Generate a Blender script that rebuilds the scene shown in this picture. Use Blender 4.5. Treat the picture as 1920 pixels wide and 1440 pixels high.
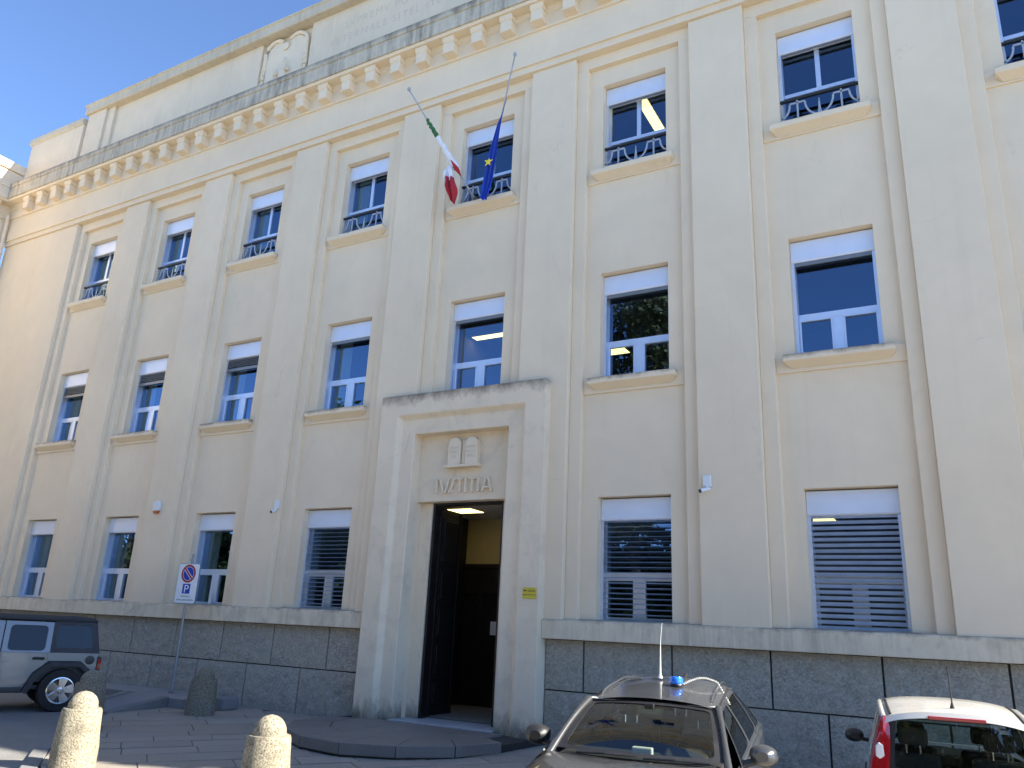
import bpy, bmesh, math, random
from mathutils import Vector, Matrix, noise
R = math.radians
scn = bpy.context.scene
COL = scn.collection
for o in list(bpy.data.objects): bpy.data.objects.remove(o)

# ------------------------------------------------------------------ camera
def cam_axes(yaw, pitch, roll):
    cy, sy, cp, sp = math.cos(yaw), math.sin(yaw), math.cos(pitch), math.sin(pitch)
    f = Vector((sy*cp, cy*cp, sp)); r = Vector((cy, -sy, 0)); u = r.cross(f)
    c, s = math.cos(roll), math.sin(roll)
    return r*c + u*s, u*c - r*s, f
cr, cu, cf = cam_axes(-0.5231, 0.3007, 0.0488)
cam = bpy.data.cameras.new('camera'); cam_o = bpy.data.objects.new('camera', cam); COL.objects.link(cam_o)
cam.sensor_width = 36; cam.lens = 27.78; cam.clip_start = 0.05; cam.clip_end = 3000
m = Matrix((cr, cu, -cf)).transposed().to_4x4(); m.translation = (0, 0, 2.0)
cam_o.matrix_world = m
scn.camera = cam_o
# ------------------------------------------------------------------ sky and sun
SUN = Vector((1.357, 0.312, 1.0)).normalized()
el = math.asin(SUN.z); az = math.atan2(SUN.x, SUN.y)
w = bpy.data.worlds.new('World'); scn.world = w; w.use_nodes = True
nt = w.node_tree; nt.nodes.clear()
sky = nt.nodes.new('ShaderNodeTexSky'); sky.sky_type = 'NISHITA'; sky.sun_disc = False
sky.sun_elevation = el; sky.sun_rotation = az; sky.air_density = 0.65; sky.altitude = 1200; sky.dust_density = 0.0; sky.ozone_density = 4.0
bg = nt.nodes.new('ShaderNodeBackground'); bg.inputs[1].default_value = 0.14
out = nt.nodes.new('ShaderNodeOutputWorld')
nt.links.new(sky.outputs[0], bg.inputs[0]); nt.links.new(bg.outputs[0], out.inputs[0])
sl = bpy.data.lights.new('sun', 'SUN'); sl.energy = 5.0; sl.angle = R(0.53); sl.color = (1.0, 0.93, 0.80)
so = bpy.data.objects.new('sun', sl); COL.objects.link(so); so.rotation_euler = SUN.to_track_quat('Z', 'Y').to_euler(); so.location = (20, 5, 40)
scn.view_settings.view_transform = 'Standard'; scn.view_settings.look = 'None'
scn.view_settings.exposure = 1.70; scn.view_settings.gamma = 1.0
scn.render.engine = 'CYCLES'

# ------------------------------------------------------------------ materials
class NT:
    def __init__(s, name):
        s.m = bpy.data.materials.new(name); s.m.use_nodes = True; s.t = s.m.node_tree
        s.b = s.t.nodes['Principled BSDF']; s.out = s.t.nodes['Material Output']
    def n(s, ty, **k):
        x = s.t.nodes.new(ty)
        for a, v in k.items():
            if a.startswith('i_'): x.inputs[int(a[2:])].default_value = v
            else: setattr(x, a, v)
        return x
    def l(s, a, b): s.t.links.new(a, b)
    def pos(s, scale=(1, 1, 1), obj=False):
        c = s.n('ShaderNodeTexCoord') if obj else s.n('ShaderNodeNewGeometry')
        mp = s.n('ShaderNodeMapping'); mp.inputs['Scale'].default_value = scale
        s.l(c.outputs['Object' if obj else 'Position'], mp.inputs[0]); return mp.outputs[0]
    def noise(s, vec, scale, detail=4, rough=.55, dist=0.):
        x = s.n('ShaderNodeTexNoise'); x.inputs['Scale'].default_value = scale; x.inputs['Detail'].default_value = detail
        x.inputs['Roughness'].default_value = rough; x.inputs['Distortion'].default_value = dist
        s.l(vec, x.inputs['Vector']); return x.outputs['Fac']
    def ramp(s, fac, *stops):
        x = s.n('ShaderNodeValToRGB'); e = x.color_ramp.elements
        while len(e) < len(stops): e.new(.5)
        for q, (p, c) in zip(e, stops): q.position = p; q.color = (*c, 1) if not isinstance(c, (int, float)) else (c, c, c, 1)
        s.l(fac, x.inputs[0]); return x.outputs[0]
    def mix(s, fac, a, b, mode='MIX'):
        x = s.n('ShaderNodeMix', data_type='RGBA', blend_type=mode)
        for v, i in ((fac, 0), (a, 6), (b, 7)):
            if hasattr(v, 'is_output'): s.l(v, x.inputs[i])
            else: x.inputs[i].default_value = v if i == 0 else (*v, 1)
        return x.outputs[2]
    def math(s, op, a, b=0.):
        x = s.n('ShaderNodeMath', operation=op, use_clamp=False)
        for v, i in ((a, 0), (b, 1)):
            if hasattr(v, 'is_output'): s.l(v, x.inputs[i])
            else: x.inputs[i].default_value = v
        return x.outputs[0]
    def mrange(s, v, a, b, c=0., d=1.):
        x = s.n('ShaderNodeMapRange'); s.l(v, x.inputs[0])
        for i, q in zip((1, 2, 3, 4), (a, b, c, d)): x.inputs[i].default_value = q
        return x.outputs[0]
    def z(s, comp='Z'):
        g = s.n('ShaderNodeNewGeometry'); x = s.n('ShaderNodeSeparateXYZ'); s.l(g.outputs['Position'], x.inputs[0]); return x.outputs[comp]
    def bump(s, h, strength, dist=.01):
        x = s.n('ShaderNodeBump'); x.inputs['Strength'].default_value = strength; x.inputs['Distance'].default_value = dist
        s.l(h, x.inputs['Height']); s.l(x.outputs[0], s.b.inputs['Normal'])
    def col(s, c):
        if hasattr(c, 'is_output'): s.l(c, s.b.inputs['Base Color'])
        else: s.b.inputs['Base Color'].default_value = (*c, 1)
    def rough(s, r):
        if hasattr(r, 'is_output'): s.l(r, s.b.inputs['Roughness'])
        else: s.b.inputs['Roughness'].default_value = r

def simple(name, c, rough=.5, metal=0., coat=0., var=0., vs=6., bump=0., bs=60., spec=.5):
    q = NT(name); q.b.inputs['Metallic'].default_value = metal; q.rough(rough); q.b.inputs['Coat Weight'].default_value = coat
    q.b.inputs['Coat Roughness'].default_value = .04; q.b.inputs['Specular IOR Level'].default_value = spec
    if var:
        p = q.pos(); f = q.noise(p, vs, 5)
        q.col(q.ramp(f, (.3, tuple(x*(1-var) for x in c)), (.7, tuple(min(1, x*(1+var)) for x in c))))
        q.rough(q.mrange(f, .3, .7, max(.02, rough-.08), min(1, rough+.08)))
    else: q.col(c)
    if bump: q.bump(q.noise(q.pos(), bs, 4), bump, .004)
    return q.m
CREAM = (.82, .685, .505)
def plaster(name, base=CREAM, stain=0., streak=0., top=None, foot=None, patch=0.):
    """painted render: faint mottling and scuffs; optional rain streaks, top grime (z0, depth), foot mould (z0, height)"""
    q = NT(name); p = q.pos()
    big = q.noise(p, .35, 4, .6); mid = q.noise(p, 2.2, 5, .6); fine = q.noise(p, 38, 4, .6)
    c = q.mix(q.mrange(big, .3, .7), tuple(x*.94 for x in base), tuple(x*1.05 for x in base))
    c = q.mix(q.mrange(mid, .35, .75, 0, .22), c, tuple(x*.82 for x in base))
    # rubbed grey marks
    mk = q.math('MULTIPLY', q.mrange(q.noise(q.pos((1.2, 1.2, .55)), 1.1, 6, .72), .62, .80), q.mrange(q.noise(p, 9, 5, .7), .42, .7))
    c = q.mix(q.math('MULTIPLY', mk, .55), c, (.24, .215, .18))
    rp_ = q.noise(q.pos((.55, .55, .4)), 1.3, 3, .5, .8)                     # old repairs, a shade paler
    c = q.mix(q.mrange(rp_, .56, .60, 0, .13), c, tuple(min(.9, x*1.12) for x in base))
    ck = q.n('ShaderNodeTexVoronoi', feature='DISTANCE_TO_EDGE'); ck.inputs['Scale'].default_value = .42; q.l(q.pos((1, 1, .6)), ck.inputs['Vector'])
    nz = q.n('ShaderNodeTexNoise'); nz.inputs['Scale'].default_value = 2.4; nz.inputs['Detail'].default_value = 6; q.l(p, nz.inputs['Vector'])
    wv_ = q.n('ShaderNodeVectorMath', operation='MULTIPLY_ADD'); q.l(nz.outputs['Color'], wv_.inputs[0]); wv_.inputs[1].default_value = (.55, .55, .55); q.l(p, wv_.inputs[2]); q.l(wv_.outputs[0], ck.inputs['Vector'])
    cr_m = q.math('MULTIPLY', q.mrange(ck.outputs['Distance'], .0, .006, 1, 0), q.mrange(q.noise(p, .5, 3), .60, .70))
    c = q.mix(q.math('MULTIPLY', cr_m, .3), c, tuple(x*.5 for x in base))
    vs = q.noise(q.pos((5, 5, .16)), 1.0, 5, .62)
    c = q.mix(q.mrange(vs, .56, .82, 0, .17), c, tuple(x*.70 for x in base))
    if patch:
        pn = q.noise(p, 1.7, 7, .68, .6)
        c = q.mix(q.mrange(pn, .5, .68, 0, patch), c, (.46, .40, .31))
        pn2 = q.noise(q.pos((2.2, 2.2, 1.0)), 2.1, 7, .72, 1.0)
        c = q.mix(q.mrange(pn2, .6, .72, 0, patch*.8), c, (.30, .255, .20))
    if streak:
        s1 = q.noise(q.pos((1, 1, .5)), 1.1, 6, .7); s2 = q.noise(q.pos((8, 8, .55)), 1.0, 6, .72, .35)
        sm = q.math('MULTIPLY', q.mrange(s1, .36, .62), q.mrange(s2, .40, .66))
        c = q.mix(q.math('MULTIPLY', sm, streak), c, (.085, .075, .062))
        c = q.mix(q.mrange(q.noise(p, 3.1, 7, .7), .48, .7, 0, streak*.35), c, (.25, .225, .19))
    if top:
        for z0, d in top:
            ed = q.mrange(q.math('ADD', q.z(), q.math('MULTIPLY', q.math('SUBTRACT', q.noise(q.pos((1.7, 1.7, 1.1)), 1.7, 8, .74), .5), d*2.6)), z0-d, z0, 0, 1)
            up = q.mrange(q.z(), z0+.002, z0+.05, 1, 0)
            c = q.mix(q.math('MULTIPLY', q.math('MULTIPLY', ed, up), .82), c, (.13, .105, .085))
    if foot:
        z0, h = foot
        fm = q.mrange(q.math('ADD', q.z(), q.math('MULTIPLY', q.math('SUBTRACT', q.noise(q.pos((3, 3, 1.3)), 2.3, 7, .72), .5), h*2.2)), z0+h, z0, 0, 1)
        c = q.mix(q.math('MULTIPLY', fm, .8), c, (.075, .075, .055))
    q.col(c); q.rough(.88); q.b.inputs['Specular IOR Level'].default_value = .25
    h = q.math('ADD', q.math('MULTIPLY', fine, .5), q.math('MULTIPLY', q.noise(p, 4.5, 5, .6), .25))
    q.bump(h, .25, .005)
    return q.m

def granite():
    q = NT('hewn_stone'); p = q.pos(); oi = q.n('ShaderNodeObjectInfo')
    rz = q.n('ShaderNodeVectorMath', operation='SCALE'); q.l(p, rz.inputs[0]); rz.inputs['Scale'].default_value = 1.
    n1 = q.noise(p, 26, 6, .7); n2 = q.noise(p, 1.6, 5, .6); n3 = q.noise(q.pos((1.2, 1.2, 1.7)), 11, 6, .72, 1.2)
    c = q.ramp(n1, (.3, (.32, .292, .24)), (.52, (.49, .45, .375)), (.72, (.64, .595, .505)))
    c = q.mix(q.mrange(n3, .38, .56, .8, 0), c, (.24, .22, .182))  # shade of the relief hollows put into the colour, so the roughness shows
    c = q.mix(q.mrange(n2, .35, .7, 0, .45), c, (.46, .41, .325))
    c = q.mix(q.mrange(oi.outputs['Random'], 0, 1, 0, .22), c, (.34, .315, .265))
    gr = q.mrange(q.math('ADD', q.z(), q.math('MULTIPLY', q.noise(p, 2.6, 6, .7), .9)), .95, .35, 0, .40)
    c = q.mix(gr, c, (.19, .19, .16))
    q.col(c); q.rough(.9); q.b.inputs['Specular IOR Level'].default_value = .3
    q.bump(q.math('ADD', q.math('MULTIPLY', n3, 1.4), q.math('MULTIPLY', n1, .35)), .6, .03)
    return q.m
def basalt(name, c, var=.35, wet=.62):
    q = NT(name); p = q.pos(); oi = q.n('ShaderNodeObjectInfo')
    n1 = q.noise(p, 55, 5, .7); n2 = q.noise(p, 1.3, 6, .65); n3 = q.noise(p, 9, 6, .7)
    a = q.ramp(n1, (.32, tuple(x*.62 for x in c)), (.68, tuple(x*1.4 for x in c)))
    a = q.mix(q.mrange(n2, .35, .7, 0, .5), a, tuple(x*1.5 for x in c))
    a = q.mix(q.mrange(n3, .55, .75, 0, .45), a, tuple(x*.55 for x in c))
    a = q.mix(q.mrange(oi.outputs['Random'], 0, 1, 0, var), a, tuple(x*1.7 for x in c))
    q.col(a); q.rough(q.mrange(n2, .3, .7, wet, wet+.22)); q.bump(q.math('ADD', n1, q.math('MULTIPLY', n3, 2.)), .35, .008)
    return q.m
def glass(name, tint=(1, 1, 1), ior=1.55, rough=.0, wob=.0, refl=(1, 1, 1)):
    q = NT(name); q.t.nodes.remove(q.b)
    tr = q.n('ShaderNodeBsdfTransparent'); tr.inputs[0].default_value = (*tint, 1)
    gl = q.n('ShaderNodeBsdfGlossy'); gl.inputs['Roughness'].default_value = rough; gl.inputs['Color'].default_value = (*refl, 1)
    fr = q.n('ShaderNodeFresnel'); fr.inputs[0].default_value = ior
    g = q.n('ShaderNodeNewGeometry'); bk = q.math('SUBTRACT', 1., g.outputs['Backfacing'])
    mx = q.n('ShaderNodeMixShader')
    if wob:
        b = q.n('ShaderNodeBump'); b.inputs['Strength'].default_value = wob; b.inputs['Distance'].default_value = .02
        q.l(q.noise(q.pos(), 1.6, 2), b.inputs['Height']); q.l(b.outputs[0], gl.inputs['Normal']); q.l(b.outputs[0], fr.inputs['Normal'])
    q.l(q.math('MULTIPLY', fr.outputs[0], bk), mx.inputs[0]); q.l(tr.outputs[0], mx.inputs[1]); q.l(gl.outputs[0], mx.inputs[2]); q.l(mx.outputs[0], q.out.inputs[0])
    return q.m
def emit(name, c, s):
    q = NT(name); q.col(c); q.b.inputs['Emission Color'].default_value = (*c, 1); q.b.inputs['Emission Strength'].default_value = s; return q.m
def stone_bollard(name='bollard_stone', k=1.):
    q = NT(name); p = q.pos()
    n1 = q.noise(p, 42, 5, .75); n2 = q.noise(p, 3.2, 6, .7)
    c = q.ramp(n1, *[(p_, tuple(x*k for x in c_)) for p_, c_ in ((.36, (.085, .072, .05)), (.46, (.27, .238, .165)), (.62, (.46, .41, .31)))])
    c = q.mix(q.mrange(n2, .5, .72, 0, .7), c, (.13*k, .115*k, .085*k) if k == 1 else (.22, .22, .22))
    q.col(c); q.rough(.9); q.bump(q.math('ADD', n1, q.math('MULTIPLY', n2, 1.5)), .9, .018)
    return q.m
M = dict(
 wall=plaster('cream_render'), attic=plaster('attic_render', tuple(x*.97 for x in CREAM), streak=.12),
 cornice=plaster('weathered_cornice', (.62, .55, .43), streak=.8, top=((16.47, .20),)),
 soffit=plaster('soffit_render', tuple(x*1.02 for x in CREAM)),
 ledge=plaster('stained_ledge', (.82, .70, .52), streak=.34, top=((2.25, .09),), patch=.5),
 portal=plaster('portal_render', (.82, .69, .515), patch=.32, top=((6.72, .24),), foot=(.18, .42)),
 sill=plaster('sill_render', CREAM, top=((6.71, .09), (11.31, .05))),
 cap=plaster('attic_cap_render', (.64, .555, .42), streak=.3),
 stone=granite(), joint=simple('stone_joint', (.08, .076, .07), .95, var=.3),
 paving=basalt('basalt_slabs', (.235, .212, .178), .4), mortar=basalt('paving_joint_soil', (.03, .029, .027), 0., .85),
 asphalt=basalt('asphalt', (.19, .185, .175), 0., .8), street=basalt('pale_bounce_strip', (.33, .31, .275), 0., .8), step=basalt('lava_step', (.145, .137, .126), .2, .5), walk=basalt('sidewalk_concrete', (.21, .21, .215), .1, .8),
 kerb=basalt('kerb_stone', (.16, .16, .158), .3, .75), marble=basalt('marble_threshold', (.36, .37, .39), 0., .35),
 alu=simple('anodised_aluminium', (.66, .72, .84), .40, .6, var=.04), alud=simple('dark_aluminium', (.22, .225, .235), .4, .5, var=.1),  # alu: blue of the mirrored sky mixed into its colour
 box=simple('shutter_box_sky_tint', (.74, .79, .90), .5, .35, var=.03, vs=3), slat=simple('louvre_slat', (.52, .56, .62), .42, .5, var=.08),  # box: reflected sky's blue is put into the base colour
 iron=simple('black_iron', (.02, .02, .022), .5), rail=simple('grey_white_iron', (.40, .43, .48), .5, var=.12, vs=14),
 glass=glass('window_glass', (.50, .56, .56), 2.6, 0., .012, (.42, .66, 1.)), cglass=glass('car_glass', (.62, .68, .64), 1.7), dglass=glass('tinted_car_glass', (.10, .11, .11), 1.5),
 room=simple('office_paint', (.22, .215, .20), .9, var=.06, vs=.7), rfloor=simple('office_floor', (.12, .10, .085), .5), hallw=simple('hall_paint', (.42, .35, .20), .8, var=.05),
 ceil=simple('ceiling_panel', (.60, .58, .55), .9), curtain=simple('sheer_curtain', (.34, .42, .42), .9, var=.1, vs=20),
 wood=simple('dark_varnished_wood', (.013, .0105, .011), .40, var=.4, vs=5, bump=.25, bs=30), paper=simple('white_paper', (.74, .75, .78), .8),
 lamp=emit('lit_tube', (1., .80, .30), 1.5), lampb=simple('lamp_housing', (.7, .7, .68), .5),
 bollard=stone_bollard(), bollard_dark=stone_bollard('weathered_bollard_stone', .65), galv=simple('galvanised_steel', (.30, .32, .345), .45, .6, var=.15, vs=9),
 white=simple('white_plastic', (.74, .76, .78), .4, var=.04), black=simple('black_plastic', (.018, .018, .02), .45, var=.2), orange=simple('orange_lens', (.48, .13, .045), .3),
 yellow=simple('yellow_enamel', (.66, .52, .05), .45, var=.07, vs=30), ink=simple('black_print', (.03, .028, .02), .6), signw=simple('sign_white', (.80, .82, .85), .35, var=.03), signr=simple('sign_red', (.36, .012, .018), .4), signb=simple('sign_blue', (.008, .045, .40), .35),
 fgreen=simple('flag_green', (.035, .155, .060), .85), fwhite=simple('flag_white', (.78, .80, .86), .85), fred=simple('flag_red', (.42, .022, .035), .85), fblue=simple('flag_blue', (.006, .05, .42), .75), fyel=simple('flag_yellow', (.85, .68, .06), .8),
 grey_paint=simple('grey_car_paint', (.058, .060, .064), .30, .25, .8, var=.05, vs=2), silver_paint=simple('silver_car_paint', (.185, .178, .175), .36, .5, .7, var=.05, vs=2),
 white_paint=simple('cream_white_car_paint', (.76, .72, .64), .30, 0., .9, var=.02, vs=2), chrome=simple('polished_metal', (.80, .80, .79), .18, 1.), rubber=simple('tyre_rubber', (.022, .021, .021), .85, var=.3, vs=12),
 hardtop=simple('black_hardtop', (.020, .020, .024), .55, var=.2, vs=4, bump=.15, bs=200), redlens=simple('red_lens', (.33, .006, .012), .12, 0., .8), clearlens=simple('clear_lens', (.70, .70, .72), .1, 0., .8),
 bluelens=simple('blue_beacon_lens', (.02, .19, .85), .12, 0., .9), dash=simple('dashboard_plastic', (.030, .031, .031), .5, var=.1), seat=simple('seat_fabric', (.055, .056, .058), .9, var=.2), trim=simple('pale_trim', (.52, .54, .48), .6), cable=simple('coiled_cable', (.62, .60, .55), .5),
 bark=simple('tree_bark', (.10, .075, .052), .95, var=.35, vs=5, bump=.6, bs=20),
)
def leaf_mat(name, a, b):
    q = NT(name); oi = q.n('ShaderNodeNewGeometry')
    q.col(q.ramp(oi.outputs['Random Per Island'], (0, a), (1, b))); q.rough(.55); q.b.inputs['Transmission Weight'].default_value = 0.
    return q.m
M['leaf'] = leaf_mat('dark_leaves', (.030, .055, .014), (.095, .125, .030)); M['leaf2'] = leaf_mat('olive_leaves', (.055, .065, .020), (.15, .135, .045))

# ------------------------------------------------------------------ mesh helpers
class MB:
    def __init__(s): s.v = []; s.f = []; s.mi = []
    def add(s, vs, fs, mi=0):
        b = len(s.v); s.v += [tuple(v) for v in vs]; s.f += [tuple(i+b for i in f) for f in fs]; s.mi += [mi]*len(fs); return s
    def box(s, x0, x1, y0, y1, z0, z1, mi=0):
        return s.add([(x, y, z) for z in (z0, z1) for y in (y0, y1) for x in (x0, x1)],
                     [(0, 2, 3, 1), (4, 5, 7, 6), (0, 1, 5, 4), (2, 6, 7, 3), (0, 4, 6, 2), (1, 3, 7, 5)], mi)
    def prism(s, poly, axis, a, b, mi=0):
        """poly: 2-D points; extruded along axis from a to b"""
        def mk(p, t): return {'x': (t, p[0], p[1]), 'y': (p[0], t, p[1]), 'z': (p[0], p[1], t)}[axis]
        n = len(poly); ar = sum(poly[i][0]*poly[(i+1) % n][1]-poly[(i+1) % n][0]*poly[i][1] for i in range(n))
        if (ar < 0) != (axis == 'y'): poly = poly[::-1]
        vs = [mk(p, a) for p in poly]+[mk(p, b) for p in poly]
        fs = [tuple(range(n))[::-1], tuple(range(n, 2*n))]+[(i, (i+1) % n, n+(i+1) % n, n+i) for i in range(n)]
        if b < a: fs = [f[::-1] for f in fs]
        return s.add(vs, fs, mi)
    def tube(s, pts, r, n=8, mi=0, cap=True):
        pts = [Vector(p) for p in pts]; rs = r if isinstance(r, (list, tuple)) else [r]*len(pts); b = len(s.v); vs = []
        up = Vector((0, 0, 1))
        for i, p in enumerate(pts):
            d = (pts[min(i+1, len(pts)-1)]-pts[max(i-1, 0)]).normalized()
            a = d.cross(up if abs(d.z) < .95 else Vector((1, 0, 0))).normalized(); c = d.cross(a)
            vs += [p+(a*math.cos(t)+c*math.sin(t))*rs[i] for t in [2*math.pi*k/n for k in range(n)]]
        fs = [(i*n+k, i*n+(k+1) % n, (i+1)*n+(k+1) % n, (i+1)*n+k) for i in range(len(pts)-1) for k in range(n)]
        if cap: fs += [tuple(range(n))[::-1], tuple(range((len(pts)-1)*n, len(pts)*n))]
        return s.add(vs, fs, mi)
    def lathe(s, prof, c=(0, 0, 0), axis='z', n=24, mi=0):
        """prof: (r, h) list, capped where r>0 at the ends"""
        vs = []; c = Vector(c)
        for r, h in prof:
            for k in range(n):
                a = 2*math.pi*k/n; p = (r*math.cos(a), r*math.sin(a), h)
                vs.append(c+Vector({'z': p, 'y': (p[0], p[2], p[1]), 'x': (p[2], p[0], p[1])}[axis]))
        m_ = len(prof); fs = [(i*n+k, i*n+(k+1) % n, (i+1)*n+(k+1) % n, (i+1)*n+k) for i in range(m_-1) for k in range(n)]
        fs += [tuple(range(n))[::-1], tuple(range((m_-1)*n, m_*n))]
        if axis == 'y': fs = [f[::-1] for f in fs]
        return s.add(vs, fs, mi)
    def grid(s, fn, nu, nv, mi=0, flip=False):
        vs = [fn(i/nu, j/nv) for j in range(nv+1) for i in range(nu+1)]; W = nu+1
        fs = [(j*W+i, j*W+i+1, (j+1)*W+i+1, (j+1)*W+i) for j in range(nv) for i in range(nu)]
        if flip: fs = [f[::-1] for f in fs]
        return s.add(vs, fs, mi)
    def mesh(s, name, mats, smooth=False, weld=False):
        me = bpy.data.meshes.new(name); me.from_pydata(s.v, [], s.f)
        for q in (mats if isinstance(mats, (list, tuple)) else [mats]): me.materials.append(M[q])
        me.polygons.foreach_set('material_index', s.mi)
        if weld:
            bm = bmesh.new(); bm.from_mesh(me); bmesh.ops.remove_doubles(bm, verts=bm.verts, dist=1e-4); bmesh.ops.recalc_face_normals(bm, faces=bm.faces); bm.to_mesh(me); bm.free()
        if smooth: me.polygons.foreach_set('use_smooth', [True]*len(me.polygons)); me.set_sharp_from_angle(angle=R(smooth if smooth > 1 else 38))
        me.update(); return me
    def obj(s, name, mats, parent=None, loc=(0, 0, 0), smooth=False, bevel=0., weld=False, seg=2):
        return mobj(name, s.mesh(name, mats, smooth, weld), parent, loc, bevel, seg)
def mobj(name, me, parent=None, loc=(0, 0, 0), bevel=0., seg=2):
    o = bpy.data.objects.new(name, me); COL.objects.link(o); o.parent = parent; o.location = loc
    if bevel:
        b = o.modifiers.new('bevel', 'BEVEL'); b.width = bevel; b.segments = seg; b.limit_method = 'ANGLE'; b.angle_limit = R(40)
    return o
def tag(o, label, cat, group=None):
    o['label'] = label; o['category'] = cat
    if group: o['group'] = group
    return o
def struct(o): o['kind'] = 'structure'; return o
def thing(name, label, cat, loc=(0, 0, 0), rz=0., group=None):
    o = bpy.data.objects.new(name, None); COL.objects.link(o); o.location = loc; o.rotation_euler = (0, 0, rz); o.empty_display_size = .2
    return tag(o, label, cat, group)
def text_mesh(s, size, ext, mat, align='CENTER', spacing=1., bevel=0.):
    c = bpy.data.curves.new('t', 'FONT'); c.body = s; c.size = size; c.extrude = ext; c.align_x = align; c.space_character = spacing; c.bevel_depth = bevel
    o = bpy.data.objects.new('t', c); COL.objects.link(o); bpy.context.view_layer.update()
    me = bpy.data.meshes.new_from_object(o.evaluated_get(bpy.context.evaluated_depsgraph_get()))
    bpy.data.objects.remove(o); bpy.data.curves.remove(c); me.materials.clear(); me.materials.append(M[mat]); return me
def gz(y): return .12*min(1, max(0, (y-8)/5.3))
rnd = random.Random(7)

# ================================================================== GROUND
def ground_strip(name, x0, x1, y0, y1, dz, mat):
    b = MB(); ys = [y0]+[y for y in (8., 13.3) if y0 < y < y1]+[y1]
    for a, c in zip(ys, ys[1:]): b.add([(x0, a, gz(a)+dz), (x1, a, gz(a)+dz), (x1, c, gz(c)+dz), (x0, c, gz(c)+dz)], [(0, 1, 2, 3)])
    return b.obj(name, mat)
struct(ground_strip('ground', -400, 400, -400, 400, -.05, 'asphalt'))
struct(ground_strip('street', -120, 120, -7.5, 4.6, -.044, 'street'))  # unseen pale strip, added to bounce warm sunlight onto the facade
# paved forecourt: bed sheet and lava slabs laid in skewed rows
EDGE = [(-16.2, 12.0), (-14.9, 10.7), (-13.2, 8.95), (-12.1, 7.85), (-10.6, 6.75), (-8.2, 6.2), (6.5, 5.9), (12, 5.9)]
def edge_y(x):
    for (a, b), (c, d) in zip(EDGE, EDGE[1:]):
        if a <= x <= c: return b+(d-b)*(x-a)/(c-a)
    return 99
pav = MB()
for (a, b), (c, d) in zip(EDGE, EDGE[1:]):
    for (q0, q1) in (((b, d), (max(b, 8.), max(d, 8.))), ((max(b, 8.), max(d, 8.)), (13.3, 13.3)), ((13.3, 13.3), (13.5, 13.5))):
        if q0 == q1: continue
        pav.add([(a, q0[0], gz(q0[0])-.012), (c, q0[1], gz(q0[1])-.012), (c, q1[1], gz(q1[1])-.012), (a, q1[0], gz(q1[0])-.012)], [(0, 1, 2, 3)])
pav = struct(pav.obj('pavement', 'mortar'))
ang = R(53.5); ux, uy = math.cos(ang), math.sin(ang)
def clip_poly(poly, x0, x1):
    return poly
def in_pav(x, y): return -15.8 < x < 11 and y > edge_y(x)+.02 and y < 13.34
stones = []
v = -22.0
while v < 8:
    wrow = rnd.choice((.52, .58, .66, .78)); u = -22+rnd.random()
    while u < 14:
        L = rnd.uniform(.75, 1.5); g = .005; h_ = .022
        cs = [(u+g, v+h_), (u+L-g, v+h_+rnd.uniform(-.004, .004)), (u+L-g, v+wrow-h_), (u+g, v+wrow-h_)]
        P = [(a*ux+b*uy, a*uy-b*ux) for a, b in cs]
        inside = [in_pav(*p) for p in P]
        if any(inside):
            stones.append((P, inside))
        u += L
    v += wrow
def clip_half(P, f):
    o = []
    for i in range(len(P)):
        a, b = P[i], P[(i+1) % len(P)]; fa, fb = f(a), f(b)
        if fa >= 0: o.append(a)
        if (fa >= 0) != (fb >= 0): t = fa/(fa-fb); o.append((a[0]+(b[0]-a[0])*t, a[1]+(b[1]-a[1])*t))
    return o
PLAT = [(-11.05, 13.4), (-11.05, 12.6), (-10.85, 11.55), (-10.25, 10.75), (-9.45, 10.28), (-8.55, 10.15), (-7.75, 10.5), (-7.15, 11.2), (-6.85, 12.1), (-6.7, 13.4)]
def in_poly(p, poly):
    c = False
    for i in range(len(poly)):
        (x1, y1), (x2, y2) = poly[i-1], poly[i]
        if (y1 > p[1]) != (y2 > p[1]) and p[0] < (x2-x1)*(p[1]-y1)/(y2-y1)+x1: c = not c
    return c
ns = 0; rest = MB()
for P, inside in stones:
    if not all(inside):
        P = clip_half(P, lambda p: 13.34-p[1]); P = clip_half(P, lambda p: p[1]-edge_y(min(max(p[0], -16.1), 11.9))-.015); P = clip_half(P, lambda p: p[0]+15.6)
    if len(P) < 3: continue
    ar = abs(sum(P[i-1][0]*P[i][1]-P[i][0]*P[i-1][1] for i in range(len(P))))/2
    if ar < .03 or all(in_poly(p, PLAT) for p in P): continue
    n = len(P); dz = rnd.uniform(-.006, .004); tx, ty = rnd.uniform(-.004, .004), rnd.uniform(-.004, .004)
    cx = sum(p[0] for p in P)/n; cy = sum(p[1] for p in P)/n
    top = [(p[0]*.985+cx*.015-cx*0, p[1]*.985+cy*.015) for p in P]
    tz = lambda p: gz(p[1])+dz+tx*(p[0]-cx)+ty*(p[1]-cy)
    b = MB() if (ns < 290 and cx < 2) else rest
    b.add([(p[0]-cx*(b is not rest), p[1]-cy*(b is not rest), tz(p)-.05) for p in P]+[(p[0]-cx*(b is not rest), p[1]-cy*(b is not rest), tz(p)-.008) for p in P]+[(p[0]-cx*(b is not rest), p[1]-cy*(b is not rest), tz(p)) for p in top],
          [tuple(range(2*n, 3*n))]+[(k*n+i, k*n+(i+1) % n, (k+1)*n+(i+1) % n, (k+1)*n+i) for k in (0, 1) for i in range(n)])
    if b is not rest: b.obj('paving_slab', 'paving', pav, (cx, cy, 0), weld=True); ns += 1
if rest.v: rs = rest.obj('paving_slabs', 'paving', pav, weld=True); rs['kind'] = 'stuff'
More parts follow.
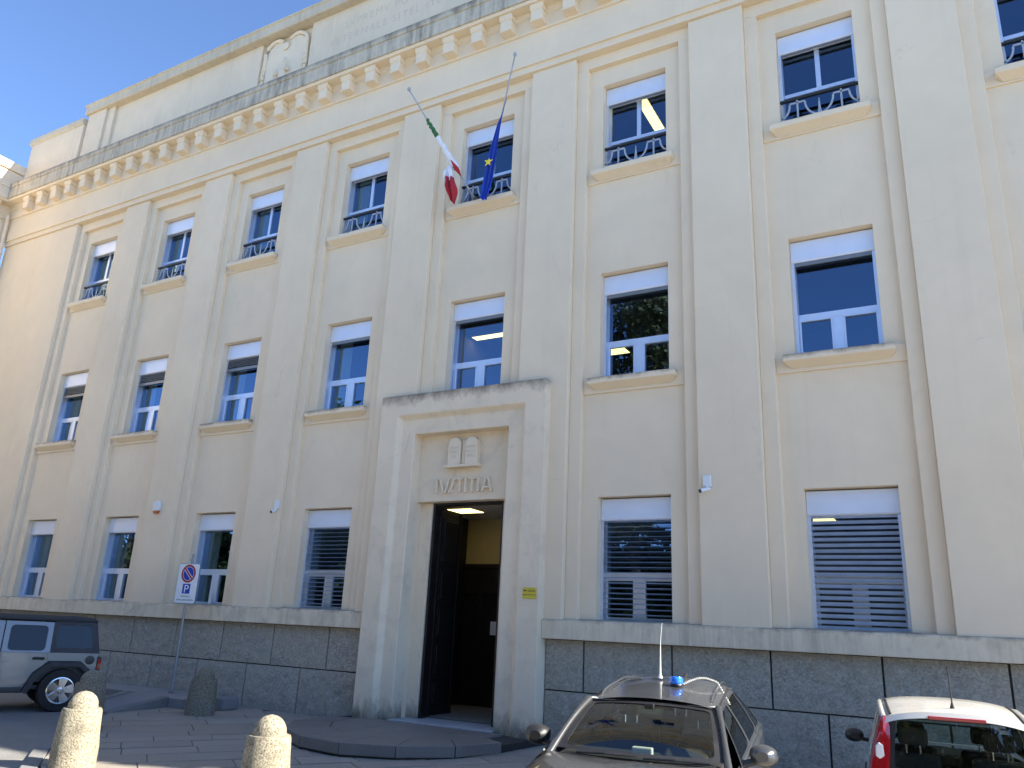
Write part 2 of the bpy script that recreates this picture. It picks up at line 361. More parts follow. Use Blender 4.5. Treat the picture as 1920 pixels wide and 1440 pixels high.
# kerb round the forecourt
kb = MB()
for (a, b), (c, d) in zip(EDGE[1:-1], EDGE[2:]):
    d_ = Vector((c-a, d-b, 0)); L = d_.length; d_.normalize(); nrm = Vector((d_.y, -d_.x, 0)); k = max(1, int(L/1.1))
    for i in range(k):
        p = Vector((a, b, 0))+d_*(L*i/k+.006); q = Vector((a, b, 0))+d_*(L*(i+1)/k-.006)
        z0 = gz(p.y)+.006; z1 = gz(q.y)+.006
        kb.add([p, q, q+nrm*.22, p+nrm*.22, p+Vector((0, 0, z0)), q+Vector((0, 0, z1)), q+nrm*.21+Vector((0, 0, z1)), p+nrm*.21+Vector((0, 0, z0))],
               [(4, 7, 6, 5), (0, 1, 5, 4), (1, 2, 6, 5), (2, 3, 7, 6), (3, 0, 4, 7)])
kb.v = [(x, y, z-(.1 if i % 8 < 4 else 0)) for i, (x, y, z) in enumerate(kb.v)]
struct(kb.obj('kerb', 'kerb', weld=True, bevel=.01))
# raised sidewalk to the left with its ramp beside the bollard
sw = MB(); sw.box(-28.6, -16.3, 12.35, 13.37, -.1, .29); sw.box(-16.3, -14.55, 12.15, 13.37, -.1, .285)
sw = struct(sw.obj('sidewalk', 'walk', bevel=.015))
rp = MB(); rp.prism([(12.148, .283), (10.9, .06), (10.9, -.05), (12.148, -.05)], 'x', -16.25, -15.2)
struct(rp.obj('ramp', 'walk'))
for xa, xb in ((-15.18, -14.98), (-16.47, -16.27)):
    k_ = MB(); k_.prism([(12.14, .31), (10.75, .085), (10.75, -.03), (12.14, -.03)], 'x', xa, xb); struct(k_.obj('ramp_kerb', 'kerb', bevel=.02))
# entrance step of lava stone, slabs each their own
plat = MB(); plat.prism(PLAT, 'z', 0.0, .21); plat = struct(plat.obj('entrance_step', 'mortar'))
ctr = (-8.9, 13.4); arc = PLAT[1:-1]; npt = len(arc)
rim = [(ctr[0]+(p[0]-ctr[0])*.74, ctr[1]+(p[1]-ctr[1])*.74) for p in arc]
def slab(P, z0, z1, nm, mat, par, g=.006):
    cx = sum(p[0] for p in P)/len(P); cy = sum(p[1] for p in P)/len(P); Q = []
    for p in P:
        d = math.hypot(p[0]-cx, p[1]-cy); Q.append((p[0]-(p[0]-cx)*g/d*1.4-cx, p[1]-(p[1]-cy)*g/d*1.4-cy))
    b = MB(); b.prism(Q, 'z', z0, z1); return b.obj(nm, mat, par, (cx, cy, 0), bevel=.012)
grp = [(0, 2), (2, 4), (4, 6), (6, npt-1)]
for a, c in zip(range(npt-1), range(1, npt)):
    ext = lambda p: (ctr[0]+(p[0]-ctr[0])*1.012, ctr[1]+(p[1]-ctr[1])*1.012)
    slab([ext(arc[a]), ext(arc[c]), rim[c], rim[a]], .08, .252, 'step_slab', 'step', plat)
inner = rim
slab([inner[0]]+[(-10.25, 13.02), (-9.5, 13.02)]+[inner[3], inner[2], inner[1]], .1, .249, 'step_slab', 'step', plat)
slab([(-9.5, 13.02), (-8.1, 13.02), inner[5], inner[4], inner[3]], .1, .25, 'step_slab', 'step', plat)
slab([(-8.1, 13.02), (-7.35, 13.02), inner[-1], inner[-2], inner[-3], inner[5]], .1, .249, 'step_slab', 'step', plat)
# ================================================================== COURTHOUSE
S = 3.6405; C = [-23.3327+S*i for i in range(9)]; C4 = C[4]
XL, XR = -28.91, 11.4
YP, YS, YQ = 13.5, 13.38, 13.26          # window panel, bay surround, pilaster planes
court = thing('courthouse', 'long cream courthouse with pilasters, modillion cornice and grey stone plinth', 'building', (C4, 13.3, 0))
OFF = (-C4, -13.3, 0)
def part(b, name, mat, bevel=0., smooth=False, parent=None, weld=False, seg=2):
    return b.obj(name, mat, parent or court, OFF if parent is None else (0, 0, 0), smooth, bevel, weld, seg)
ZL = 2.205                                # top of ledge
Wz = ((2.20, 4.42), (6.69, 8.96), (11.28, 13.477))
HW = .70
def grid_wall(x0, x1, z0, z1, holes, y, d):
    b = MB(); xs = sorted({x0, x1, *[h[0] for h in holes], *[h[1] for h in holes]}); zs = sorted({z0, z1, *[h[2] for h in holes], *[h[3] for h in holes]})
    inh = lambda x, z: any(h[0] < x < h[1] and h[2] < z < h[3] for h in holes)
    for a, c in zip(xs, xs[1:]):
        for e, f in zip(zs, zs[1:]):
            if not inh((a+c)/2, (e+f)/2):
                b.add([(a, y, e), (c, y, e), (c, y, f), (a, y, f)], [(0, 1, 2, 3)]); b.add([(a, y+d, e), (c, y+d, e), (c, y+d, f), (a, y+d, f)], [(3, 2, 1, 0)])
    for a, c, e, f in holes:
        b.add([(a, y, e), (c, y, e), (c, y, f), (a, y, f), (a, y+d, e), (c, y+d, e), (c, y+d, f), (a, y+d, f)], [(0, 4, 5, 1), (1, 5, 6, 2), (2, 6, 7, 3), (3, 7, 4, 0)])
    b.add([(x0, y, z1), (x1, y, z1), (x1, y+d, z1), (x0, y+d, z1)], [(0, 1, 2, 3)])
    return b
# bay panels, one per bay, each with its openings
for i, c in enumerate(C):
    holes = [(c-HW, c+HW, *Wz[k]) for k in range(3) if not (i == 4 and k == 0)]
    x0 = c-S/2 if i else XL; x1 = c+S/2 if i < 8 else XR
    zb = 1.9
    if i == 4: holes.append((c-1.14, c+1.14, .05, 5.0)); zb = .05
    part(grid_wall(x0, x1, zb, 14.2, holes, YP, .42), 'bay_panel', 'wall')
    zs0 = ZL-.03 if i != 4 else 6.5
    b = MB(); b.box(c-1.27, c-1.02, YS, YP+.03, zs0, 13.93); b.box(c+1.02, c+1.27, YS, YP+.03, zs0, 13.93); b.box(c-1.27, c+1.27, YS, YP+.03, 13.93, 14.22)
    part(b, 'bay_surround', 'wall', .012)
    if i == 8: continue
    b = MB(); b.box(c+1.271, c+S-1.271, YQ, YP+.05, ZL-.03, 14.213); part(b, 'pilaster', 'wall', .014)
b = MB(); b.box(XL, C[0]-1.271, YQ, YP+.05, ZL-.03, 14.213); part(b, 'pilaster', 'wall', .014)
b = MB(); b.box(C[8]+1.271, XR, YQ, YP+.05, ZL-.03, 14.213); part(b, 'pilaster', 'wall', .014)
# entablature: two fasciae, frieze and bed band
b = MB(); b.prism([(13.6, 14.215), (13.20, 14.215), (13.20, 14.375), (13.145, 14.375), (13.145, 15.225), (13.10, 15.225), (13.10, 15.76), (13.6, 15.76)], 'x', XL, XR)
part(b, 'entablature', 'wall', .006)
b = MB(); b.prism([(13.098, 15.60), (13.05, 15.64), (13.05, 15.70), (13.02, 15.752), (13.098, 15.752)], 'x', XL, XR); part(b, 'bed_moulding', 'soffit')
b = MB(); b.prism([(13.5, 15.755), (12.78, 15.755), (12.765, 15.80), (12.76, 15.80), (12.76, 15.83), (13.5, 15.83)], 'x', XL, XR); part(b, 'cornice_soffit', 'soffit')
b = MB(); b.prism([(13.5, 15.832), (12.72, 15.832), (12.72, 16.21), (12.735, 16.215), (12.735, 16.235), (12.695, 16.25), (12.69, 16.41), (12.72, 16.43), (13.5, 16.52)], 'x', -28.48, XR); part(b, 'cornice', 'cornice', .008)
# modillions
mb = MB(); mb.box(-.145, .145, 12.865, 13.12, 15.325, 15.60); mb.box(-.153, .153, 12.855, 13.12, 15.30, 15.324)
mb.prism([(12.865, 15.602), (12.845, 15.63), (12.83, 15.66), (12.83, 15.753), (13.12, 15.753), (13.12, 15.602)], 'x', -.167, .167)
mm = mb.mesh('modillion', 'soffit')
for k in range(49):
    x = -27.48+.809*k
    if x < XR: mobj('modillion', mm, court, (x-C4, -13.3, 0), .006, 1)
# ledge over the plinth, left and right of the portal
PX0, PX1 = C4-2.013, C4+2.013
for a, c in ((XL, PX0-.002), (PX1+.002, XR)):
    b = MB(); b.prism([(13.55, 1.873), (13.19, 1.873), (13.185, 2.19), (13.21, 2.205), (13.55, 2.235)], 'x', a, c); part(b, 'ledge', 'ledge', .012)
    b = MB(); b.box(a, c, 13.41, 13.9, -.1, 1.875); part(b, 'plinth_core', 'joint')
# plinth stones: two courses, joints staggered
def hewn(x0, x1, z0, z1):
    b = MB(); y = 13.36; nx, nz = max(4, int((x1-x0)/.062)), max(4, int((z1-z0)/.062)); off = Vector((x0*3.1, z0*5.7, 1.3))
    g = [[(x0+(x1-x0)*i/nx, y+(0.012 if i in (0, nx) or j in (0, nz) else .004 if i in (1, nx-1) or j in (1, nz-1) else .002-.040*noise.noise(Vector((i*.55, j*.55, 0))+off)-.020*noise.noise(Vector((i*1.3, j*1.3, 3))+off)), z0+(z1-z0)*j/nz) for i in range(nx+1)] for j in range(nz+1)]
    b.v = [p for r_ in g for p in r_]; W = nx+1
    b.f = [(j*W+i, j*W+i+1, (j+1)*W+i+1, (j+1)*W+i) for j in range(nz) for i in range(nx)]; b.mi = [0]*len(b.f)
    per = [i for i in range(W)]+[j*W+nx for j in range(1, nz+1)]+[nz*W+i for i in range(nx-1, -1, -1)]+[j*W for j in range(nz-1, 0, -1)]
    base = len(b.v); b.v += [(b.v[i][0], 13.43, b.v[i][2]) for i in per]; n = len(per)
    for k in range(n): b.f.append((per[(k+1) % n], per[k], base+k, base+(k+1) % n)); b.mi.append(0)
    return b
def course(xs, z0, z1, lo, hi):
    for a, c in zip(xs, xs[1:]):
        a, c = max(a, lo), min(c, hi)
        if c-a < .12: continue
        part(hewn(a+.016, c-.016, z0, z1), 'stone_block', 'stone', smooth=60)
for lo, hi, up, dn in ((-28.9, PX0-.004, -18.22, -17.33), (PX1+.004, XR, -6.0, -5.2)):
    for ref, z0, z1 in ((up, 1.025, 1.862), (dn, -.05, 1.0)):
        n0 = int((lo-ref)/1.592)-1; xs = [ref+1.592*k for k in range(n0, n0+40)]
        xs = [lo]+[x for x in xs if lo < x < hi]+[hi]; course(xs, z0, z1, lo, hi)
# ---- window sills with their bands
sb = MB(); H = .87; hb = .755
def sill_mesh():
    b = MB(); P = [(-H, 13.28, .215), (H, 13.28, .215), (H, 13.28, .10), (-H, 13.28, .10), (-hb, 13.455, 0), (hb, 13.455, 0), (-H, 13.455, .10), (H, 13.455, .10), (-H, 13.52, .23), (H, 13.52, .23)]
    b.add(P, [(3, 2, 1, 0), (4, 5, 2, 3), (0, 1, 9, 8), (3, 0, 8, 6), (1, 2, 7, 9), (6, 4, 3), (2, 5, 7)]); return b.mesh('sill', 'sill')
SILL = sill_mesh()
BAND = MB().box(-1.018, 1.018, 13.46, 13.52, 0, .29).mesh('sill_band', 'wall')
# ---- windows
FY = 13.80
def frame_b(kind):
    b = MB(); W_ = HW-.005
    z0, z1 = Wz[kind][0], Wz[kind][1]
    zt = z1-.03
    # outer fixed frame
    for s in (-1, 1): b.box(s*W_ if s < 0 else W_-.055, -W_+.055 if s < 0 else W_, FY, FY+.07, z0, zt)
    b.box(-W_+.055, W_-.055, FY, FY+.07, z0, z0+.06)
    b.box(-W_+.055, W_-.055, FY, FY+.07, zt-.06, zt)
    tz = {0: z0+.76, 1: z0+.775, 2: z0+.84}[kind]; th = .11 if kind < 2 else .08
    b.box(-W_+.055, W_-.055, FY-.004, FY+.066, tz, tz+th)
    if kind < 2:                                       # lower: two casements
        b.box(-.085, .085, FY-.004, FY+.066, z0+.06, tz)
        for s in (-1, 1):
            xa, xb = (-W_+.055, -.085) if s < 0 else (.085, W_-.055); q = .032
            b.box(xa, xa+q, FY-.016, FY+.05, z0+.06, tz); b.box(xb-q, xb, FY-.016, FY+.05, z0+.06, tz)
            b.box(xa+q, xb-q, FY-.016, FY+.05, z0+.06, z0+.06+q); b.box(xa+q, xb-q, FY-.016, FY+.05, tz-q, tz)
        panes = [(-W_+.055, W_-.055, tz+th, zt-.06), (-W_+.087, -.117, z0+.092, tz-.032), (.117, W_-.087, z0+.092, tz-.032)]
    else:                                              # upper: two casements over a fixed light
        b.box(-.045, .045, FY-.004, FY+.066, tz+th, zt-.06)
        panes = [(-W_+.055, -.045, tz+th, zt-.06), (.045, W_-.055, tz+th, zt-.06), (-W_+.055, W_-.055, z0+.06, tz)]
    return b.mesh('window', 'alu'), panes
FR = [frame_b(k) for k in range(3)]
def pane_mesh(p, t=.012):
    b = MB(); a, c, e, f = p; b.add([(a-.01, FY+.03, e-.01), (c+.01, FY+.03, e-.01), (c+.01, FY+.03, f+.01), (a-.01, FY+.03, f+.01)], [(0, 1, 2, 3)]); return b.mesh('pane', 'glass')
PANES = [[pane_mesh(p) for p in FR[k][1]] for k in range(3)]
def box_mesh(k):
    b = MB(); z1 = Wz[k][1]; b.prism([(13.65, z1-.025), (13.65, z1-.40), (13.665, z1-.425), (13.79, z1-.425), (13.79, z1-.025)], 'x', -HW+.006, HW-.006); return b.mesh('shutter_box', 'box')
BOXES = [box_mesh(k) for k in range(3)]
def guide_mesh(k, s):
    b = MB(); z0, z1 = Wz[k]; x = s*(HW-.030); b.box(x-.028, x+.028, 13.668, 13.70, z0+.002, z1-.43); b.box(x-.028, x-.010 if s > 0 else x-.012, 13.70, FY-.002, z0+.002, z1-.43)
    b.box(x+.012, x+.028, 13.70, FY-.002, z0+.002, z1-.43); return b.mesh('guide_rail', 'alu')
GUIDES = [[guide_mesh(k, s) for s in (-1, 1)] for k in range(3)]
def slat_mesh(tilt, hgt, mat, w=HW-.06):
    b = MB(); n = 5; P = []
    for j in range(n+1):
        t = j/n-.5; P.append((13.684+t*hgt*math.sin(tilt)+.010*(1-4*t*t)*math.cos(tilt), t*hgt*math.cos(tilt)))
    P += [(y+.006, z) for y, z in P[::-1]]; b.prism(P, 'x', -w, w); return b.mesh('slat', mat)
SLAT = slat_mesh(R(70), .066, 'slat'); SLAT2 = slat_mesh(R(38), .074, 'slat'); SLATC = slat_mesh(R(25), .066, 'alud')
BAR = MB().box(-HW+.06, HW-.06, 13.672, 13.70, 0, .085).mesh('bottom_bar', 'alud')
LBAR = MB().box(-HW+.06, HW-.06, 13.672, 13.70, 0, .05).mesh('bottom_bar', 'alud')
def railing_mesh():
    b = MB(); y0, y1 = 13.605, 13.625; t = .024; zt = 11.84; zb = 11.30
    def ribbon(pts, th=.018):
        pts = [Vector((p[0], 0, p[1])) for p in pts]; L, R_ = [], []
        for i, p in enumerate(pts):
            d = (pts[min(i+1, len(pts)-1)]-pts[max(i-1, 0)]).normalized(); n = Vector((-d.z, 0, d.x)); w_ = th[i] if isinstance(th, list) else th
            L.append(p+n*w_); R_.append(p-n*w_)
        for i in range(len(pts)-1):
            q = [L[i], L[i+1], R_[i+1], R_[i]]; b.add([(p.x, y0, p.z) for p in q]+[(p.x, y1, p.z) for p in q], [(3, 2, 1, 0), (4, 5, 6, 7), (0, 1, 5, 4), (2, 3, 7, 6)])
    for s in (-1, 1):
        ribbon([(s*.53, zt), (s*.25, zt)]); ribbon([(s*.39, zt+.055), (s*.39, zb)], .017)
        r_ = .27
        ribbon([(s*.25*math.cos(a), zt-.02-(.33)*math.sin(a)) for a in [R(k*9) for k in range(11)]])
        ribbon([(s*(.70-.17*math.cos(a)), zt-.02-.27*math.sin(a)) for a in [R(k*10) for k in range(10)]])
        b.box(s*.675-.018, s*.675+.018, y0, y1, zb, zt+.03)
    ribbon([(0, zb), (0, 11.44), (0, 11.46), (0, 11.49), (0, 11.55), (0, 11.83)], [.022, .022, .05, .05, .03, .004])
    return b.mesh('railing', 'rail')
RAILING = railing_mesh()
HAND = MB().box(-HW+.003, HW-.003, 13.585, 13.645, 11.90, 11.945).mesh('handrail', 'iron')
CURT = MB()
CURT.grid(lambda u, v: (-HW+.08+.38*u, 13.98+.02*math.sin(u*40), v), 40, 1); CURTM = CURT.mesh('curtain', 'curtain', smooth=60)
for i, c in enumerate(C):
    for k in range(3):
        if i == 4 and k == 0: continue
        wo = mobj('window', FR[k][0], court, (c-C4, -13.3, 0), .004, 1)
        for pm in PANES[k]: mobj('pane', pm, wo)
        mobj('shutter_box', BOXES[k], wo, bevel=.006)
        for gm in GUIDES[k]: mobj('guide_rail', gm, wo)
        z0, z1 = Wz[k]; zbx = z1-.425
        if k and not (i == 4 and k == 1):
            so_ = mobj('sill', SILL, wo, (0, 0, 6.475 if k == 1 else 11.068), .01); mobj('sill_band', BAND, wo, (0, 0, 6.415 if k == 1 else 11.04), .008)
        if k == 0 and i in (3, 5, 6, 7):
            n = 20; me = SLAT if i in (3, 5) else SLAT2
            for j in range(n): mobj('slat', me, wo, (0, 0, z0+.05+(zbx-z0-.07)*j/(n-1)))
        elif k == 1:
            ns_ = (4, 4, 4, 0, 0, 0, 0, 1, 1)[i]
            for j in range(ns_): mobj('slat', SLATC, wo, (0, 0, zbx-.03-.058*j))
            if ns_: mobj('bottom_bar', BAR, wo, (0, 0, zbx-.058*ns_-.11), .006)
            else: mobj('bottom_bar', BAR, wo, (0, 0, zbx-.075), .006)
        elif k == 2:
            mobj('bottom_bar', LBAR, wo, (0, 0, zbx-.035), .006); mobj('railing', RAILING, wo, bevel=.003, seg=1); mobj('handrail', HAND, wo, bevel=.006)
        if (k == 0 and i in (0, 1, 2)) or (k == 1 and i in (0, 1, 2, 3)) or (k == 2 and i < 4):
            cu_ = mobj('curtain', CURTM, wo, (0, 0, z0+.02)); cu_.scale = (1, 1, z1-z0-.1)
# ---- interior: slabs, partitions, back wall
b = MB()
for za, zb_, mi in ((-.2, .28, 1), (4.55, 4.95, 0), (9.15, 9.55, 0), (13.75, 14.15, 0)):
    xa, xb = XL+.05, XR-.05
    if za == 4.55:
        b.box(xa, C4-1.8, 13.93, 19, za, zb_, mi); b.box(C4+1.8, xb, 13.93, 19, za, zb_, mi); b.box(C4-1.8, C4+1.8, 13.93, 19, 4.58, 4.95, mi)
    else: b.box(xa, xb, 13.93, 19, za, zb_, mi)
b.box(XL+.05, XR-.05, 19.0, 19.3, -.2, 15.5)
for i in range(10):
    x = C[0]-S/2+S*i
    for za, zb_ in ((.28, 4.55), (4.95, 9.15), (9.55, 13.75)):
        if i in (4, 5) and za < 1: continue
        b.box(x-.06, x+.06, 13.925, 19.01, za, zb_)
for x in (C4-1.86, C4+1.86): b.box(x-.06, x+.06, 13.925, 19.01, .28, 4.55)
part(b, 'interior_shell', ['room', 'rfloor'])
# flat roof and rear volume behind the attic
b = MB(); b.box(XL, XR, 13.62, 25, 15.9, 16.4); b.box(XL, XR, 24.6, 25, -.2, 15.9); b.box(XL, XL+.2, 13.95, 24.6, -.2, 15.9); b.box(XR-.2, XR, 13.95, 24.6, -.2, 15.9); part(b, 'roof', 'attic')
# lit ceiling fittings seen through glass
def ceil_lamp(x, y, z, L, W_, rz, name='ceiling_lamp'):
    b = MB(); b.box(-L/2, L/2, -W_/2, W_/2, 0, .05); o = b.obj(name, 'lampb', court, (x-C4, y-13.3, z)); o.rotation_euler.z = rz
    d = MB(); d.box(-L/2+.02, L/2-.02, -W_/2+.02, W_/2-.02, -.006, -.001); d.obj('diffuser', 'lamp', o)
ceil_lamp(-9.85, 16.04, 9.09, 1.2, .28, R(0)); ceil_lamp(-6.26, 15.4, 8.0, .5, .5, R(0)); ceil_lamp(-2.56, 17.6, 4.49, .6, .6, 0)
ceil_lamp(-5.35, 15.2, 13.69, .28, 1.3, R(0)); 
# ---- portal
pf = [(2.013, 13.53), (2.013, 13.06), (1.557, 13.06), (1.463, 13.17), (1.143, 13.17), (1.143, 13.80)]
def portal_sweep(prof, zb):
    b = MB(); n = len(prof)
    for h, y in prof:
        zt = 6.72-(2.013-h); b.v += [(C4-h, y, zb), (C4-h, y, zt), (C4+h, y, zt), (C4+h, y, zb)]
    for i in range(n-1):
        for k in range(3): b.f.append((i*4+k, i*4+k+1, (i+1)*4+k+1, (i+1)*4+k)); b.mi.append(0)
    return b
pb = portal_sweep(pf, .2); pbo = part(pb, 'portal', 'portal', .018)
b = MB(); b.box(C4-1.142, C4+1.142, 13.45, 13.80, 4.45, 5.86); part(b, 'tympanum', 'portal', .008, parent=pbo)
b = MB(); b.box(C4-1.141, C4-.86, 13.62, 13.80, .24, 4.449); b.box(C4+.86, C4+1.141, 13.62, 13.80, .24, 4.449); part(b, 'door_jamb', 'portal', .008, parent=pbo)
b = MB(); b.box(C4-1.14, C4+1.14, 13.05, 13.95, .2, .262); part(b, 'threshold', 'marble', .006, parent=pbo)
b = MB(); b.box(C4-.859, C4-.80, 13.66, 13.84, .263, 4.40); b.box(C4+.80, C4+.859, 13.66, 13.84, .263, 4.40); b.box(C4-.859, C4+.859, 13.66, 13.84, 4.40, 4.448); part(b, 'door_frame', 'wood', parent=pbo)
# door leaves, opened inwards, each with raised panels
def leaf(x, sgn):
    b = MB(); b.box(x, x+.06, 13.86, 14.70, .28, 4.38); o = part(b, 'door_leaf', 'wood', .006)
    zs = [.42, .98, 1.72, 2.46, 3.20, 4.25]; f = x+.06 if sgn > 0 else x
    for za, zb_ in zip(zs, zs[1:]):
        m_ = MB(); q = .014*sgn
        m_.box(min(f, f+q), max(f, f+q), 13.97, 14.59, za+.04, zb_-.05); m_.box(min(f, f+2.2*q), max(f, f+2.2*q), 14.03, 14.53, za+.10, zb_-.11); part(m_, 'door_panel', 'wood', .006, parent=o)
    for yy in (13.90, 14.66):
        m_ = MB(); m_.box(min(f, f+.02*sgn), max(f, f+.02*sgn), yy-.03, yy+.03, .285, 4.37); part(m_, 'door_stile', 'wood', .005, parent=o)
leaf(C4-.86, 1); leaf(C4+.80, -1)
# inner hall: vestibule screen, upper wall, ceiling and fitting
b = MB(); b.box(C4-1.79, C4+1.79, 16.5, 16.62, 3.45, 4.52); part(b, 'hall_wall', 'hallw')
for xa in (C4-1.795, C4+1.755):
    b = MB(); b.box(xa, xa+.04, 13.96, 16.44, .301, 4.52); part(b, 'hall_wall', 'wood')
b = MB(); b.box(C4-1.79, C4+1.79, 13.97, 16.6, 4.525, 4.56); part(b, 'hall_ceiling', 'ceil')
b = MB(); b.box(C4-1.79, C4+1.79, 13.96, 16.6, .281, .30); part(b, 'hall_floor', 'step')
b = MB(); b.box(C4-1.79, C4+1.79, 16.45, 16.60, .30, 3.449); sc = part(b, 'vestibule_screen', 'wood')
for z in (2.80, 3.40):
    m_ = MB(); m_.box(C4-1.785, C4+1.785, 16.41, 16.449, z-.05, z+.05); part(m_, 'screen_rail', 'wood', .006, parent=sc)
for x in (-1.3, -.45, .45, 1.3):
    m_ = MB(); m_.box(C4+x-.05, C4+x+.05, 16.42, 16.449, .31, 2.74); part(m_, 'screen_post', 'wood', .006, parent=sc)
for x, z in ((-10.68, 1.95), (-9.62, 2.0)):
    m_ = MB(); m_.box(x-.105, x+.105, 16.404, 16.409, z-.15, z+.15); part(m_, 'paper_notice', 'paper', parent=sc)
b = MB(); b.box(-10.05, -9.40, 14.75, 15.35, 4.50, 4.524); lo = part(b, 'hall_lamp', 'lampb'); d = MB(); d.box(-10.03, -9.42, 14.77, 15.33, 4.492, 4.499); part(d, 'diffuser', 'lamp', parent=lo)
# law tablets and the word over the door
def tablet(x0, x1, z0, z1, y0, y1, nm, mat='portal', par=None):
    r_ = (x1-x0)/2; cx = (x0+x1)/2; P = [(x0, z0), (x1, z0)]+[(cx+r_*math.cos(R(a)), z1-r_+r_*math.sin(R(a))) for a in range(0, 181, 15)]
    b = MB(); b.prism(P, 'y', y0, y1); return part(b, nm, mat, .012, parent=par)
t1 = tablet(-9.115, -8.83, 5.17, 5.745, 13.30, 13.452, 'tablet', 'soffit', pbo); t2 = tablet(-8.705, -8.42, 5.17, 5.74, 13.30, 13.452, 'tablet', 'soffit', pbo)
b = MB(); b.box(-9.20, -8.36, 13.26, 13.452, 5.11, 5.168); part(b, 'tablet_shelf', 'soffit', .012, parent=pbo)
b = MB(); b.lathe([(.052, 5.17), (.052, 5.66), (.04, 5.68)], (-8.768, 13.39, 0), n=16); part(b, 'tablet_spine', 'soffit', smooth=40, parent=pbo)
def ptext(s, size, x, y, z, mat, ext=.002, nm='inscription', parent=None, spacing=1., align='CENTER'):
    me = text_mesh(s, size, ext, mat, align, spacing); o = mobj(nm, me, parent or court, (x, y, z) if parent else (x-C4, y-13.3, z)); o.rotation_euler = (R(90), 0, 0); return o
M['incised'] = simple('incised_letters', (.65, .55, .42), .9)
for j, s in enumerate(('SALVS', 'PVBLI', 'CA')): ptext(s, .088, -8.972, 13.297, 5.50-.095*j, 'incised', .0015, parent=pbo)
for j, s in enumerate(('SVPRE', 'MA LEX', 'ESTO')): ptext(s, .083, -8.562, 13.297, 5.50-.095*j, 'incised', .0015, parent=pbo)
px_ = lambda p: -9.44+(p-625)*.0024
def strokes(L, nm='letter'):
    for a, c, wd in L: pass
zb_, zt_ = 4.605, 4.905; st = .040
def letter(polys):
    b = MB()
    for P in polys: b.prism(P, 'y', 13.38, 13.452)
    part(b, 'letter', 'wall', .005, parent=pbo)
def bar(x0, z0, x1, z1, w_=.042): return [(x0-w_/2, z0), (x0+w_/2, z0), (x1+w_/2, z1), (x1-w_/2, z1)]
letter([bar(px_(637), zb_, px_(637), zt_)])
letter([bar(px_(715), zb_, px_(668), zt_, .046), bar(px_(729), zb_, px_(762), zt_-.001, .040)])
letter([[(px_(752), zb_), (px_(778), zb_+.0), (px_(795), zb_+.045), (px_(818), zt_-.05), (px_(845), zt_), (px_(822), zt_), (px_(797), zt_-.04), (px_(775), zb_+.06)]])
letter([bar(px_(872), zb_, px_(872), zt_-.04), [(px_(842), zt_-.039), (px_(904), zt_-.039), (px_(904), zt_), (px_(842), zt_)]])
letter([bar(px_(933), zb_, px_(933), zt_)])
letter([bar(px_(997), zb_, px_(997), zt_-.04), [(px_(964), zt_-.039), (px_(1030), zt_-.039), (px_(1030), zt_), (px_(964), zt_)]])
letter([bar(px_(1056), zb_, px_(1056), zt_)])
letter([bar(px_(1100), zb_, px_(1136), zt_, .046), bar(px_(1188), zb_, px_(1152), zt_-.001, .046), [(px_(1118), zb_+.07), (px_(1170), zb_+.07), (px_(1164), zb_+.11), (px_(1124), zb_+.11)]])
# ---- attic
AX0, AX1 = -25.6, 2*C4+25.6
b = MB()
b.box(-25.0, 2*C4+25.0, 13.50, 13.95, 16.3, 18.72)
part(b, 'attic_wall', 'attic')
for a, c, y in ((AX0+.1, -24.5, 13.25), (-24.498, -24.1, 13.32), (-24.098, C[2]-1.02, 13.40), (C[2]+1.02, C[6]-1.02, 13.385), (C[6]+1.02, 6.55, 13.40), (6.552, 6.95, 13.32), (6.952, AX1-.1, 13.25)):
    b = MB(); b.box(a, c, y, 13.52 if a > AX0+.2 else 13.6, 16.35, 18.715); part(b, 'attic_panel', 'attic', .012)
b = MB(); b.prism([(14.2, 18.71), (13.17, 18.71), (13.15, 18.74), (13.15, 18.98), (13.10, 19.02), (13.10, 19.07), (14.2, 19.10)], 'x', AX0, AX1); part(b, 'attic_cap', 'cap', .015)
b = MB(); b.box(-25.9, 2*C4+25.9, 13.02, 13.5, 16.42, 16.78); part(b, 'blocking_course', 'attic', .012)
for a, c in ((-28.75, AX0-.002), (AX1+.002, XR)):
    b = MB(); b.box(a, c, 13.2, 13.95, 16.35, 18.34); part(b, 'attic_panel', 'attic', .012)
    b = MB(); b.prism([(14.1, 18.34), (13.2, 18.34), (13.13, 18.42), (13.13, 18.60), (14.1, 18.62)], 'x', a-.08 if a < -20 else a, c); part(b, 'attic_cap', 'cap', .012)
# inscription in the attic
for o_ in (ptext('SVPREMV PO', .33, -13.75, 13.383, 18.02, 'incised', .001, align='LEFT', spacing=1.25), ptext('VETERNALE SITEL ITE CO', .33, -14.25, 13.383, 17.55, 'incised', .001, align='LEFT', spacing=1.25)): o_['kind'] = 'stuff'
